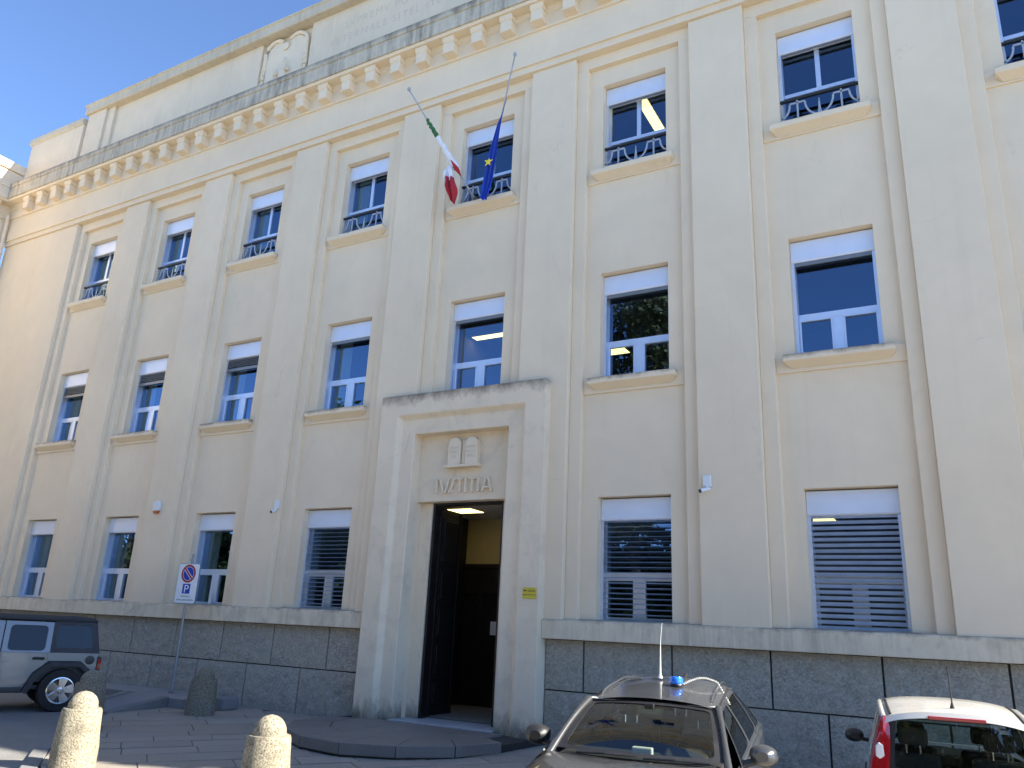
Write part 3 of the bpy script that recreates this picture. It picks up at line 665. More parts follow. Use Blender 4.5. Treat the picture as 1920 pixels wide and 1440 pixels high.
# twin-lobed relief shields
for cx in (C[2], C[6]):
    b = MB(); P = [(-.74, 16.5), (.74, 16.5), (.78, 17.6)]+[(.40+.37*math.cos(R(a)), 18.18+.37*math.sin(R(a))) for a in range(0, 181, 20)]+[(-.40+.37*math.cos(R(a)), 18.18+.37*math.sin(R(a))) for a in range(0, 181, 20)]+[(-.78, 17.6)]
    b.prism(P, 'y', 13.42, 13.51); eo = mobj('relief_shield', b.mesh('relief_shield', 'portal'), court, (cx-C4, -13.3, 0), .02)
    b = MB()
    for s in (-1, 1):
        b.tube([(s*.84, 13.44, 17.15), (s*.86, 13.43, 17.5), (s*.83, 13.42, 18.0)]+[(s*(.42+.42*math.cos(R(a))), 13.41, 18.2+.40*math.sin(R(a))) for a in range(10, 150, 20)], [.03, .065, .06]+[.06]*7, 8)
        for q in range(4): b.lathe([(.02, -.05), (.075, -.02), (.075, .02), (.02, .05)], (s*.85, 13.42, 17.2+.17*q), 'z', 10)
    b.obj('scroll', 'soffit', eo, smooth=50)
    b = MB(); b.lathe([(.12, 16.6), (.17, 16.9), (.13, 17.25), (.17, 17.5), (.07, 17.62), (.10, 17.70), (.09, 17.82), (.02, 17.9)], (0, 13.43, 0), 'z', 12); b.tube([(-.12, 13.38, 17.48), (-.24, 13.36, 17.3), (-.02, 13.34, 17.32)], [.06, .055, .045]); b.tube([(.12, 13.38, 17.48), (.26, 13.36, 17.35), (.1, 13.34, 17.42)], [.06, .055, .045])
    b.prism([(-.11, 17.35), (.13, 17.35), (.13, 17.52), (.01, 17.74), (-.11, 17.52)], 'y', 13.33, 13.38); b.obj('carved_figure', 'portal', eo, smooth=50)
    b = MB(); b.lathe([(.03, -.02), (.12, -.01), (.13, .02), (.03, .05)], (0, 13.38, 18.28), 'y', 12); b.obj('rosette', 'soffit', eo, smooth=50)
# ---- wing that projects at the left end
b = MB(); b.box(-34, -29.2, 7.8, 13.3, -.1, 15.76); b.box(-33.9, -28.912, 7.8, 13.55, 15.5, 16.0); part(b, 'wing_wall', 'wall')
b = MB(); b.prism([(-29.5, -.1), (-29.03, -.1), (-29.03, 14.215), (-28.98, 14.215), (-28.98, 14.375), (-28.92, 14.375), (-28.92, 15.225), (-28.87, 15.225), (-28.87, 15.76), (-29.5, 15.76)], 'y', 7.8, 13.18); part(b, 'wing_wall', 'wall', .006)
b = MB(); b.prism([(-29.3, 15.755), (-28.54, 15.755), (-28.52, 15.80), (-28.52, 15.83), (-29.3, 15.83)], 'y', 7.8, 12.79); part(b, 'cornice_soffit', 'soffit')
b = MB(); b.prism([(-29.3, 15.832), (-28.482, 15.832), (-28.482, 16.21), (-28.497, 16.235), (-28.455, 16.25), (-28.452, 16.41), (-28.48, 16.43), (-29.3, 16.52)], 'y', 7.8, 12.72); part(b, 'cornice', 'soffit', .008)
b = MB(); b.box(-29.6, -28.86, 7.8, 13.25, 16.3, 17.10); part(b, 'wing_parapet', 'wall', .01)
b = MB(); b.box(-29.6, -28.80, 7.8, 13.25, 17.12, 17.45); part(b, 'wing_parapet_cap', 'wall', .012)
for k in range(5):
    o = mobj('modillion', mm, court, (0, 0, 0), .006, 1); y = 12.45-.809*k; o.rotation_euler.z = R(90); o.location = (-28.87-C4+13.1, y-13.3, 0)
b = MB(); b.tube([(-28.72, 13.0, 15.35), (-28.74, 13.02, 15.0), (-28.80, 13.08, 13.8), (-28.80, 13.10, 12.2), (-28.80, 13.10, 2.3)], .062, 12)
dp = part(b, 'downpipe', 'wall', smooth=60)
for z in (4.5, 7, 9.5, 12.3, 13.9):
    m_ = MB(); m_.lathe([(.075, z), (.075, z+.05)], (-28.80, 13.095, 0), n=12); part(m_, 'pipe_clip', 'wall', parent=dp)
# ================================================================== FLAGS
def flagpole(base, tip, label):
    t = thing('flagpole', label, 'flagpole', base, 0, 'flagpoles on the balcony')
    d = Vector(tip)-Vector(base)
    b = MB(); b.tube([(0, 0, 0), d*.25, d*.6, d], [.024, .022, .020, .016], 10); b.obj('pole', 'rail', t, smooth=60)
    b = MB(); b.tube([d*-.02, d*.06], .036, 10); b.box(-.05, .05, -.02, .12, -.04, .0); b.obj('socket', 'alud', t)
    b = MB(); b.lathe([(.006, -.05), (.034, -.035), (.040, 0), (.034, .035), (.006, .05)], d, 'z', 10); b.obj('finial', 'rail', t, smooth=60)
    return t
pLb, pLt = (-8.90, 13.24, 11.36), (-10.04, 12.0, 13.76); pRb, pRt = (-8.58, 13.24, 11.36), (-7.24, 12.0, 13.70)
flagpole(pLb, pLt, 'white flagpole leaning left over the door carrying the green white and red flag')
flagpole(pRb, pRt, 'white flagpole leaning right over the door carrying the blue flag')
def drape(path, widths, folds, amp, nu=18, nv=40, ph=0.):
    """cloth strip hung round a path: returns point function (u across, v along)"""
    path = [Vector(p) for p in path]
    def at(L, v):
        x = v*(len(L)-1); i = min(int(x), len(L)-2); f = x-i; f = f*f*(3-2*f) if isinstance(L[0], float) else f
        return L[i]*(1-f)+L[i+1]*f
    def fn(u, v):
        c = at(path, v); wd = at(widths, v); s = (u-.5)
        return c+Vector((s*wd, amp*wd*math.sin(u*folds*2*math.pi+ph+v*2.)+.03*math.sin(v*7+u*3), -.04*wd*math.cos(u*5+v*3)))
    return fn
vL = lambda t: Vector(pLb).lerp(Vector(pLt), t); vR = lambda t: Vector(pRb).lerp(Vector(pRt), t)
# flag 1: rolled round its pole, then a free corner hanging down
it = thing('flag', 'green white and red flag rolled on the left pole with its red end hanging', 'flag', vL(.45), 0, 'flags over the entrance')
io = -vL(.45)
def roll(t0, t1, r0, r1, mat, nm):
    b = MB(); n = 14; P = [vL(t0+(t1-t0)*i/n)+Vector((.012*math.sin(i*1.7), -.01, -.012*math.cos(i*2.1)))+io for i in range(n+1)]
    b.tube(P, [r0+(r1-r0)*i/n+.006*math.sin(i*2.3) for i in range(n+1)], 9); return b.obj(nm, mat, it, smooth=60)
roll(.715, .55, .036, .055, 'fgreen', 'green_band'); roll(.55, .25, .052, .085, 'fwhite', 'white_band')
p0 = vL(.30)+Vector((-.10, -.04, -.02))
b = MB(); f = drape([p0+io, p0+io+Vector((.00, -.02, -.22)), p0+io+Vector((.05, -.03, -.45))], [.10, .26, .34], 2.2, .16, ph=.6); b.grid(f, 22, 16); b.obj('white_band', 'fwhite', it, smooth=60)
b = MB(); f2 = drape([p0+io+Vector((.06, -.075, -.36)), p0+io+Vector((.14, -.075, -.60)), p0+io+Vector((.22, -.07, -.98))], [.28, .33, .16], 2.0, .17, ph=1.1)
b.grid(lambda u, v: f2(u, v)+Vector((0, 0, -.16*v*u+.10*(1-v)*(.5-u))), 22, 24); b.obj('red_band', 'fred', it, smooth=60)
b = MB(); f3 = drape([vL(.325)+io+Vector((-.04, -.09, .04)), vL(.24)+io+Vector((0, -.11, .02)), vL(.17)+io+Vector((.02, -.09, 0))], [.05, .13, .04], 1.2, .2); b.grid(f3, 10, 10); b.obj('red_fold', 'fred', it, smooth=60)
# flag 2
eu = thing('flag', 'blue flag with a yellow star hanging from the right pole', 'flag', vR(.45), 0, 'flags over the entrance')
eo_ = -vR(.45)
q0, q1, q2 = vR(.70), vR(.50), vR(.30)
path = [q0, vR(.60), q1+Vector((.0, -.03, -.03)), q2+Vector((.02, -.07, -.10)), vR(.12)+Vector((.03, -.08, -.18)), vR(.12)+Vector((-.05, -.07, -.50))]
fe = drape([p+eo_ for p in path], [.045, .07, .13, .20, .25, .25], 2.6, .15, ph=.4)
b = MB(); b.grid(lambda u, v: fe(u, v)+Vector((0, 0, -.09*max(0, v-.8)*5*abs(math.sin(u*3)))), 28, 46); b.obj('cloth', 'fblue', eu, smooth=60)
b = MB(); cs = fe(.38, .66)+Vector((0, -.085, 0)); P = []
for k in range(10):
    a = R(90+36*k-8); r_ = .125 if k % 2 == 0 else .05; P.append((cs.x+r_*math.cos(a)*.95, cs.z+r_*math.sin(a)))
b.prism(P, 'y', cs.y-.004, cs.y); b.obj('star', 'fyel', eu)
# ================================================================== SMALL FITTINGS ON THE WALL
t = thing('alarm_siren', 'white alarm siren with an orange lens on a pilaster near the wing end', 'alarm', (-17.93, YQ, 4.52))
b = MB(); b.prism([(-.11, -.05), (.11, -.05), (.12, .08), (.10, .17), (.05, .2), (-.05, .2), (-.10, .17), (-.12, .08)], 'y', -.09, -.001); b.obj('housing', 'white', t, bevel=.02)
b = MB(); b.prism([(-.1, -.052), (.1, -.052), (.06, -.12), (-.06, -.12)], 'y', -.085, -.004); b.obj('lens', 'orange', t, bevel=.012)
def security_camera(loc, label, s):
    t = thing('security_camera', label, 'camera', loc, 0, 'wall cameras')
    b = MB(); b.box(-.068, .068, -.065, -.001, .0, .19); b.obj('junction_box', 'white', t, bevel=.012)
    b = MB(); b.tube([(0, -.04, 0), (0, -.07, -.05), (-.02*s, -.09, -.07)], [.045, .035, .03], 10); b.obj('bracket', 'white', t, smooth=50)
    a, c = Vector((.05*s, -.05, -.035)), Vector((-.08*s, -.16, -.09))
    b = MB(); b.tube([a, a.lerp(c, .1), c], [.024, .036, .036], 12); b.obj('barrel', 'white', t, smooth=50)
    b = MB(); b.tube([c, c+(c-a)*.12], [.034, .032], 12); b.obj('lens', 'black', t, smooth=50)
security_camera((-13.72, YQ, 4.40), 'white wall camera on the pilaster left of the portal', .25)
security_camera((-3.70, YQ, 4.47), 'white wall camera on the pilaster between the two right slatted windows', 1.)
t = thing('notice_plate', 'small yellow surveillance notice on the right of the portal', 'sign', (-6.95, 13.06, 2.64))
b = MB(); b.box(-.142, .142, -.012, -.001, -.098, .098); b.obj('plate', 'yellow', t, bevel=.003)
def stext(s, size, par, x, y, z, mat, sp=1., ext=.0006, nm='lettering'):
    o = mobj(nm, text_mesh(s, size, ext, mat, 'CENTER', sp), par, (x, y, z)); o.rotation_euler = (R(90), 0, 0); return o
stext('AREA', .062, t, .045, -.0135, .018, 'ink'); stext('VIDEOSORVEGLIATA', .03, t, 0, -.0135, -.038, 'ink')
b = MB(); b.box(-.12, -.075, -.0136, -.0125, .03, .055); b.prism([(-.07, .043), (-.045, .058), (-.045, .028)], 'y', -.0136, -.0125); b.obj('camera_symbol', 'ink', t)
t = thing('water_bottle', 'clear plastic bottle on the inside sill behind the parking sign', 'bottle', (C[2]-.02, 13.745, 2.23))
b = MB(); b.lathe([(.032, 0), (.036, .02), (.036, .10), (.031, .13), (.036, .16), (.034, .2), (.014, .255), (.014, .27)], n=16); b.obj('body', 'clearlens', t, smooth=50)
b = MB(); b.lathe([(.016, .268), (.016, .288)], n=12); b.obj('cap', 'white', t)
# ================================================================== PARKING SIGN
t = thing('parking_sign', 'no parking sign on a grey pole standing on the raised sidewalk', 'sign', (-15.80, 12.84, .285), R(9))
b = MB(); b.tube([(0, 0, 0), (0, 0, 1.5), (0, 0, 3.05)], .03, 12); b.obj('pole', 'galv', t, smooth=60)
b = MB(); b.lathe([(.07, 0), (.06, .02), (.034, .05)], n=12); b.obj('pole_base', 'kerb', t)
def rrect(x0, x1, z0, z1, r, n=5):
    P = []
    for cx, cz, a0 in ((x1-r, z1-r, 0), (x0+r, z1-r, 90), (x0+r, z0+r, 180), (x1-r, z0+r, 270)): P += [(cx+r*math.cos(R(a0+90*k/n)), cz+r*math.sin(R(a0+90*k/n))) for k in range(n+1)]
    return P
bx0, bx1, bz0, bz1 = -.305, .305, 1.93, 2.83
b = MB(); b.prism(rrect(bx0, bx1, bz0, bz1, .05), 'y', -.058, -.034); bd = b.obj('board', 'galv', t)
b = MB(); b.prism(rrect(bx0+.012, bx1-.012, bz0+.012, bz1-.012, .045), 'y', -.0605, -.0585); b.obj('board_face', 'signw', bd)
def disc(r0, r1, cx, cz, y, mat, nm, n=40):
    b = MB()
    for k in range(n):
        a, c = 2*math.pi*k/n, 2*math.pi*(k+1)/n
        b.add([(cx+r_*math.cos(q), y, cz+r_*math.sin(q)) for r_, q in ((r0, a), (r1, a), (r1, c), (r0, c))], [(3, 2, 1, 0)])
    return b.obj(nm, mat, bd)
cz = 2.60; disc(.158, .205, 0, cz, -.0615, 'signr', 'red_ring'); disc(.0, .148, 0, cz, -.0615, 'signb', 'blue_disc')
b = MB(); b.add([(x, -.0622, z) for x, z in ((-.135, cz+.085), (-.085, cz+.135), (.135, cz-.085), (.085, cz-.135))], [(0, 3, 2, 1)]); b.obj('white_bar', 'signw', bd)
b = MB(); b.add([(x, -.0629, z) for x, z in ((-.125, cz+.095), (-.095, cz+.125), (.125, cz-.095), (.095, cz-.125))], [(0, 3, 2, 1)]); b.obj('red_bar', 'signr', bd)
b = MB(); b.add([(x, -.0615, z) for x, z in ((-.11, 2.15), (.11, 2.15), (.11, 2.37), (-.11, 2.37))], [(0, 1, 2, 3)]); b.obj('blue_square', 'signb', bd)
P_ = stext('P', .25, bd, 0, -.0625, 2.172, 'signw'); P_.scale = (1.15, 1, 1)
stext('riservato a', .062, bd, 0, -.0615, 2.075, 'ink'); stext('polizia penitenziaria', .062, bd, 0, -.0615, 1.995, 'ink')
for z in (2.1, 2.68):
    b = MB(); b.box(-.06, .06, -.033, .036, z-.015, z+.015); b.obj('clamp', 'galv', t)
# ================================================================== BOLLARDS
def bollard(x, y, h, tilt, label, zg=None, mat='bollard'):
    t = thing('bollard', label, 'bollard', (x, y, (gz(y) if zg is None else zg)-.02), rnd.random()*6, 'stone bollards round the forecourt')
    t.rotation_euler.x = tilt
    b = MB(); r0, r1 = .285, .248; hs = h-.21; rr = random.Random(int(x*31)); n = 32
    prof = [(r0+.01, -.05), (r0, .05), (r0*.97+r1*.03, hs*.35), ((r0+r1)/2, hs*.6), (r1, hs-.03), (r1-.012, hs)]
    b.lathe(prof, n=n); b.v = [(a+rr.uniform(-.004, .004), c+rr.uniform(-.004, .004), z) for a, c, z in b.v]; b.obj('shaft', mat, t, smooth=50)
    d = MB(); rd = .188; d.lathe([(rd*1.0, hs-.01)]+[(rd*math.cos(R(a)), hs+.02+.21*math.sin(R(a))*.92) for a in range(0, 90, 12)]+[(.01, hs+.214)], n=24); d.obj('dome', mat, t, smooth=70)
bollard(-10.6, 7.23, .95, R(0), 'sunlit stone bollard in front of the off-road car, nearest the left edge')
bollard(-7.16, 7.26, .95, R(0), 'sunlit stone bollard cut by the bottom edge, left of the grey car')
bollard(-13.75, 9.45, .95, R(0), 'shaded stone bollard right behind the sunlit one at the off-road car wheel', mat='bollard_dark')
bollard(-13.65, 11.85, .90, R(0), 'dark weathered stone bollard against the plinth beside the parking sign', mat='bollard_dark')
b = MB(); b.prism(rrect(-.16, .16, 0, .26, .05, 3), 'y', -.22, .22); tag(b.obj('stone_stub', 'kerb', None, (-13.95, 12.75, gz(12.7)-.01), bevel=.03), 'low worn stone block behind the dark bollard at the plinth foot', 'stone')

# ================================================================== VEHICLES
def lerp(a, b, t): return tuple(p+(q-p)*t for p, q in zip(a, b))
def bil(c00, c10, c11, c01, bulge=(0, 0, 0), bu=1., bv=1.):
    """patch from four corners with an outward bulge vector"""
    def fn(u, v):
        p = Vector(lerp(lerp(c00, c10, u), lerp(c01, c11, u), v)); k = (1-(2*u-1)**2)*.5+(1-(2*v-1)**2)*.5
        ku = (1-(2*u-1)**2); kv = (1-(2*v-1)**2)
        return p+Vector(bulge)*(bu*ku+bv*kv)*.5
    return fn
def ring_patch(fn, win, r, inward, frame, glassb, depth=.018, n=6, m_=8, ringf=3, ringg=5):
    """frame surface with a rounded window opening cut in it, a lip, and the pane set back"""
    u0, u1, v0, v1 = win; ru, rv = r; inner, outer = [], []
    segs = (((u1-ru, v1-rv), 0, (1, 1)), ((u0+ru, v1-rv), 90, (0, 1)), ((u0+ru, v0+rv), 180, (0, 0)), ((u1-ru, v0+rv), 270, (1, 0)))
    for si, ((cu_, cv_), a0, (U, V)) in enumerate(segs):
        for k in range(n+1):
            a = R(a0+90*k/n); pu, pv = cu_+ru*math.cos(a), cv_+rv*math.sin(a); inner.append((pu, pv)); f_ = k/n
            if si == 0: o_ = (1, cv_+(1-cv_)*min(1, 2*f_)) if f_ <= .5 else (1-(1-cu_)*(2*f_-1), 1)
            elif si == 1: o_ = (cu_*(1-2*f_), 1) if f_ <= .5 else (0, 1-(1-cv_)*(2*f_-1))
            elif si == 2: o_ = (0, cv_*(1-2*f_)) if f_ <= .5 else (cu_*(2*f_-1), 0)
            else: o_ = (cu_+(1-cu_)*2*f_, 0) if f_ <= .5 else (1, cv_*(2*f_-1))
            outer.append(o_)
        nx = segs[(si+1) % 4]; a = R(a0+90); b_ = (nx[0][0]+ru*math.cos(a), nx[0][1]+rv*math.sin(a)); a_ = inner[-1]; ob = {0: (b_[0], 1), 1: (0, b_[1]), 2: (b_[0], 0), 3: (1, b_[1])}[si]; oa = outer[-1]
        for k in range(1, m_): inner.append(lerp(a_, b_, k/m_)); outer.append(lerp(oa, ob, k/m_))
    N = len(inner); inw = Vector(inward)
    vs, fs = [], []
    for j in range(ringf+1): vs += [fn(*lerp(outer[k], inner[k], j/ringf)) for k in range(N)]
    vs += [Vector(vs[ringf*N+k])+inw*depth for k in range(N)]
    for j in range(ringf+1): fs += [(j*N+k, j*N+(k+1) % N, (j+1)*N+(k+1) % N, (j+1)*N+k) for k in range(N)]
    frame.add(vs, fs)
    cu_, cv_ = (u0+u1)/2, (v0+v1)/2; gs, gf = [], []
    for j in range(ringg): gs += [fn(*lerp(inner[k], (cu_, cv_), j/ringg))+inw*depth*.75 for k in range(N)]
    gs.append(fn(cu_, cv_)+inw*depth*.75)
    for j in range(ringg-1): gf += [(j*N+k, j*N+(k+1) % N, (j+1)*N+(k+1) % N, (j+1)*N+k) for k in range(N)]
    gf += [((ringg-1)*N+k, (ringg-1)*N+(k+1) % N, ringg*N) for k in range(N)]
    glassb.add(gs, gf)
def orient(o, ref):
    """make a sheet's normals point away from the local point ref"""
    bm = bmesh.new(); bm.from_mesh(o.data); bmesh.ops.remove_doubles(bm, verts=bm.verts, dist=1e-4); bmesh.ops.recalc_face_normals(bm, faces=bm.faces)
    s = sum((f.calc_center_median()-Vector(ref)).dot(f.normal)*f.calc_area() for f in bm.faces)
    if s < 0: bmesh.ops.reverse_faces(bm, faces=bm.faces)
    bm.to_mesh(o.data); bm.free()
    o.data.polygons.foreach_set('use_smooth', [True]*len(o.data.polygons)); o.data.set_sharp_from_angle(angle=R(35)); return o
def loft(secs, mirror=True):
    """secs: list of (y, [(x,z)...]) half sections, returns builder with both halves"""
    b = MB(); n = len(secs[0][1])
    for sg in (1, -1):
        vs = [(sg*x, y, z) for y, P in secs for x, z in P]
        fs = [(i*n+k, i*n+k+1, (i+1)*n+k+1, (i+1)*n+k) for i in range(len(secs)-1) for k in range(n-1)]
        b.add(vs, fs)
    return b
def wheel(par, x, y, r, wd, side, rim='chrome', spokes=5):
    """tyre, rim, spokes; side = +1 outer face towards +x"""
    b = MB(); h = wd/2
    b.lathe([(r*.62, -h*.8), (r*.80, -h), (r*.95, -h*.92), (r, -h*.6), (r, h*.6), (r*.95, h*.92), (r*.80, h), (r*.62, h*.8)], (x, y, r), 'x', 36)
    w_ = b.obj('wheel', 'rubber', par, smooth=50)
    b = MB(); o = x+side*h*.75
    b.lathe([(r*.64, -.02), (r*.64, .03), (r*.60, .03), (r*.57, .0)], (o, y, r), 'x', 36); b.lathe([(r*.14, -.02), (r*.14, .035), (r*.10, .05)], (o, y, r), 'x', 16)
    b.lathe([(r*.60, -.045), (r*.60, -.04)], (o, y, r), 'x', 30, 1)
    for k in range(spokes):
        a = 2*math.pi*k/spokes+.3; ca, sa = math.cos(a), math.sin(a)
        pr = [(r*.10, -.17*r*.6), (r*.60, -.17*r), (r*.60, .17*r), (r*.10, .17*r*.6)]
        f = [(y+q*ca-e*sa, r+q*sa+e*ca) for q, e in pr]; b.prism(f, 'x', o-.005, o+.028)
    b.obj('rim', [rim, 'black'], w_, smooth=30)
    return w_
def seat(par, x, y, z, facing, nm='seat', mat='seat'):
    b = MB(); s = facing
    b.prism([(y, z), (y+s*.12, z+.02), (y+s*.16, z+.56), (y+s*.10, z+.60), (y+s*.03, z+.55), (y-s*.02, z+.1)], 'x', x-.23, x+.23); b.prism([(y-s*.45, z+.0), (y+s*.1, z-.02), (y+s*.1, z+.12), (y-s*.45, z+.16)], 'x', x-.23, x+.23)
    o = b.obj(nm, mat, par, bevel=.04)
    b = MB(); b.prism([(y+s*.09, z+.66), (y+s*.17, z+.66), (y+s*.19, z+.82), (y+s*.12, z+.84)], 'x', x-.13, x+.13); b.obj('headrest', mat, o, bevel=.035)
    b = MB()
    for dx in (-.06, .06): b.tube([(x+dx, y+s*.12, z+.55), (x+dx, y+s*.13, z+.68)], .008, 6)
    b.obj('headrest_post', 'chrome', o)
def steering(par, x, y, z, s):
    b = MB(); P = [(x+.18*math.cos(a), y+s*.06*math.sin(a), z+.17*math.sin(a)) for a in [2*math.pi*k/20 for k in range(21)]]
    b.tube(P, .017, 8); b.tube([(x-.17, y, z), (x+.17, y, z)], .02, 6); b.tube([(x, y, z), (x, y-s*.2, z-.1)], .035, 8); b.obj('steering_wheel', 'black', par, smooth=50)
def mirror_shape(sg, c, scale=1.):
    """door mirror housing, sg = side"""
    b = MB(); c = Vector(c); k = scale
    prof = [(-.5, .45), (-.30, .8), (0, 1.), (.35, .95), (.5, .78)]
    vs = []; n = 14
    for t, r_ in prof:
        for j in range(n):
            a = 2*math.pi*j/n; vs.append(c+Vector((sg*.12*k*r_*(math.cos(a)*.95+.1), t*.17*k, .085*k*r_*math.copysign(abs(math.sin(a))**.8, math.sin(a)))))
    fs = [(i*n+j, i*n+(j+1) % n, (i+1)*n+(j+1) % n, (i+1)*n+j) for i in range(len(prof)-1) for j in range(n)]+[tuple(range(n))[::-1], tuple(range(4*n, 5*n))]
    b.add(vs, fs); return b

# ---- dark grey crossover: local y runs from nose (0) to tail, origin on the ground under the nose
th = .148; wc = Vector((-2.623, 7.003, 0)); org = wc-Matrix.Rotation(th, 3, 'Z')@Vector((0, 1.25, 0))
car = thing('parked_car', 'dark grey crossover with roof rails, facing the camera below the right windows', 'car', (org.x, org.y, .0), th, 'vehicles parked at the courthouse')
secs = [(0.0, [(0, .22), (.55, .22), (.68, .30), (.70, .48), (.66, .62), (.45, .70), (0, .72)]),
        (.10, [(0, .20), (.66, .20), (.80, .30), (.82, .50), (.78, .70), (.55, .79), (0, .82)]),
        (.35, [(0, .20), (.74, .20), (.87, .30), (.89, .55), (.85, .80), (.66, .885), (0, .90)]),
        (.75, [(0, .20), (.78, .20), (.89, .30), (.905, .58), (.875, .87), (.70, .95), (0, .965)]),
        (1.02, [(0, .20), (.79, .20), (.89, .30), (.905, .60), (.88, .91), (.74, .995), (0, 1.0)]),
        (1.12, [(0, .20), (.79, .20), (.89, .30), (.905, .60), (.885, .92), (.76, 1.005), (0, .99)])]
body = loft(secs)
side = [(1.12, .905, .885, .925), (1.6, .905, .885, .955), (2.6, .90, .88, 1.0), (3.5, .90, .87, 1.05), (4.0, .88, .84, 1.08), (4.22, .82, .78, 1.09)]
b2 = loft([(y, [(0, .2), (.79*(wm/.905), .20), (wm-.015, .30), (wm, .60), (ws, zs_), (ws-.06, zs_+.06)]) for y, wm, ws, zs_ in side])
body.add(b2.v, b2.f)
body.grid(lambda u, v: ((2*u-1)*(.72+.04*math.sin(v*3)), 4.22+.06*math.sin(v*math.pi)*(1-(2*u-1)**2*.6), .22+v*.93), 12, 8)
orient(body.obj('body', 'grey_paint', car), (0, 2.1, .6))
gb, fb = MB(), MB()
wsf = lambda u, v: Vector(((2*u-1)*(.735-.138*v), 1.25+.647*v-.15*(1-(2*u-1)**2)*(1-.62*v), 1.03+.352*v+.035*(1-(2*u-1)**2)*v+.028*math.sin(v*math.pi)))
ring_patch(wsf, (.055, .945, .05, .93), (.05, .07), (0, .5, -.5), fb, gb, .012)
orient(gb.obj('windscreen', 'cglass', car), (0, 2.4, .8)); orient(fb.obj('windscreen_frame', 'black', car), (0, 2.4, .8))
for sg in (-1, 1):
    b = MB(); b.tube([wsf(.5+.5*sg, v/6)+Vector((sg*.012, .01, .012)) for v in range(-1, 7)], [.036, .032, .028, .026, .026, .028, .03, .036], 8); b.obj('pillar', 'grey_paint', car, smooth=60)
def roofp(u, v):
    s = 2*u-1; y = 1.88+v*2.05; hw = .60-.02*v-.06*v*v; z = 1.395+.165*math.sin(min(1, v*1.25+.02)*math.pi/2)-.10*max(0, v-.5)**1.5*2
    return Vector((s*hw, y-.05*(1-s*s)*(1-v), z+.045*(1-s*s)-.03*abs(s)**6))
b = MB(); b.grid(roofp, 16, 20); rf = orient(b.obj('roof', 'grey_paint', car), (0, 2.6, .6))
for sg in (-1, 1):
    rail = [roofp(.5+.43*sg, v)+Vector((sg*.015, 0, dz)) for v, dz in ((.10, .0), (.15, .014), (.25, .02), (.5, .022), (.75, .02), (.88, .012), (.93, .0))]
    b = MB(); b.tube(rail, [.008, .014, .014, .012, .012, .012, .008], 8); b.obj('roof_rail', 'chrome', car, smooth=60)
    # side windows: front door, rear door, quarter light
    belt = lambda y: (sg*(.855-.01*(y-1.3)), y, .985+.047*(y-1.3)); edge = lambda y: tuple(roofp(.5+.5*sg, (y-1.88)/2.05)+Vector((sg*.004, 0, -.006)))
    for (ya, yb, yc, yd) in ((1.36, 2.42, 2.42, 1.93), (2.42, 3.38, 3.34, 2.42), (3.38, 3.92, 3.80, 3.34)):
        g_, f_ = MB(), MB(); fn = bil(belt(ya), belt(yb), edge(yc), edge(yd), (sg*.03, 0, .0), 0, 1.)
        ring_patch(fn, (.05, .95, .08, .90), (.06, .09), (-sg, 0, 0), f_, g_, .012, ringg=3)
        orient(g_.obj('side_window', 'dglass', car), (0, 2.5, .6)); orient(f_.obj('door_frame', 'grey_paint', car), (0, 2.5, .6))
    b = MB(); b.tube([belt(y) for y in (1.30, 1.9, 2.6, 3.3, 3.95)], .012, 6); b.obj('belt_trim', 'chrome', car)
    b = MB(); b.tube([edge(1.93), edge(2.3), edge(3.0), edge(3.7)], .016, 6); b.obj('window_trim', 'black', car)
    mo = orient(mirror_shape(sg, (sg*1.0, 1.56, 1.075), 1.05).obj('mirror', 'grey_paint' if sg > 0 else 'black', car), (sg*1.0, 1.56, 1.075))
    b = MB(); b.tube([(sg*.84, 1.5, 1.0), (sg*.95, 1.55, 1.03)], .03, 8); b.obj('mirror_arm', 'black', mo)
    b = MB(); b.prism(rrect(sg*1.0-.09, sg*1.0+.09, 1.02, 1.135, .035), 'y', 1.645, 1.652); b.obj('mirror_glass', 'chrome', mo)
    for y in (.86, 3.46):
        wheel(car, sg*.84, y, .34, .22, sg)
        b = MB(); b.tube([(sg*.895, y+.40*math.cos(R(a)), .34+.40*math.sin(R(a))) for a in range(-10, 191, 20)], .035, 8); b.obj('wheel_arch', 'black', car, smooth=60)
    b = MB(); b.prism([(sg*.42, .62), (sg*.76, .70), (sg*.80, .80), (sg*.60, .80), (sg*.44, .72)], 'y', .02, .16); b.obj('headlight', 'clearlens', car, bevel=.015)
    for y in (2.25, 3.25):
        b = MB(); b.tube([(sg*.905, y-.1, .86), (sg*.925, y-.05, .87), (sg*.925, y+.05, .87), (sg*.905, y+.1, .86)], .014, 6); b.obj('door_handle', 'grey_paint', car, smooth=60)
    b = MB(); b.prism([(sg*.50, .82), (sg*.80, .82), (sg*.80, 1.0), (sg*.52, .98)], 'y', 4.12, 4.285); b.obj('tail_light', 'redlens', car, bevel=.02)
g_, f_ = MB(), MB(); ring_patch(bil((-.72, 4.24, 1.12), (.72, 4.24, 1.12), tuple(roofp(1, 1)), tuple(roofp(0, 1)), (0, .04, 0)), (.07, .93, .1, .9), (.05, .1), (0, -1, 0), f_, g_)
orient(g_.obj('rear_window', 'dglass', car), (0, 3, .6)); orient(f_.obj('tailgate', 'grey_paint', car), (0, 3, .6))
b = MB(); b.prism(rrect(-.42, .42, .42, .62, .05), 'y', -.012, .05); b.obj('grille', 'black', car, bevel=.02)
b = MB(); b.box(-.27, .27, -.03, -.012, .30, .41); b.obj('number_plate', 'signw', car)
b = MB(); b.prism([(1.14, .955), (1.32, .99), (1.72, 1.0), (1.86, .94), (1.86, .5), (1.14, .5)], 'x', -.72, .72); b.obj('dashboard', 'dash', car, bevel=.03)
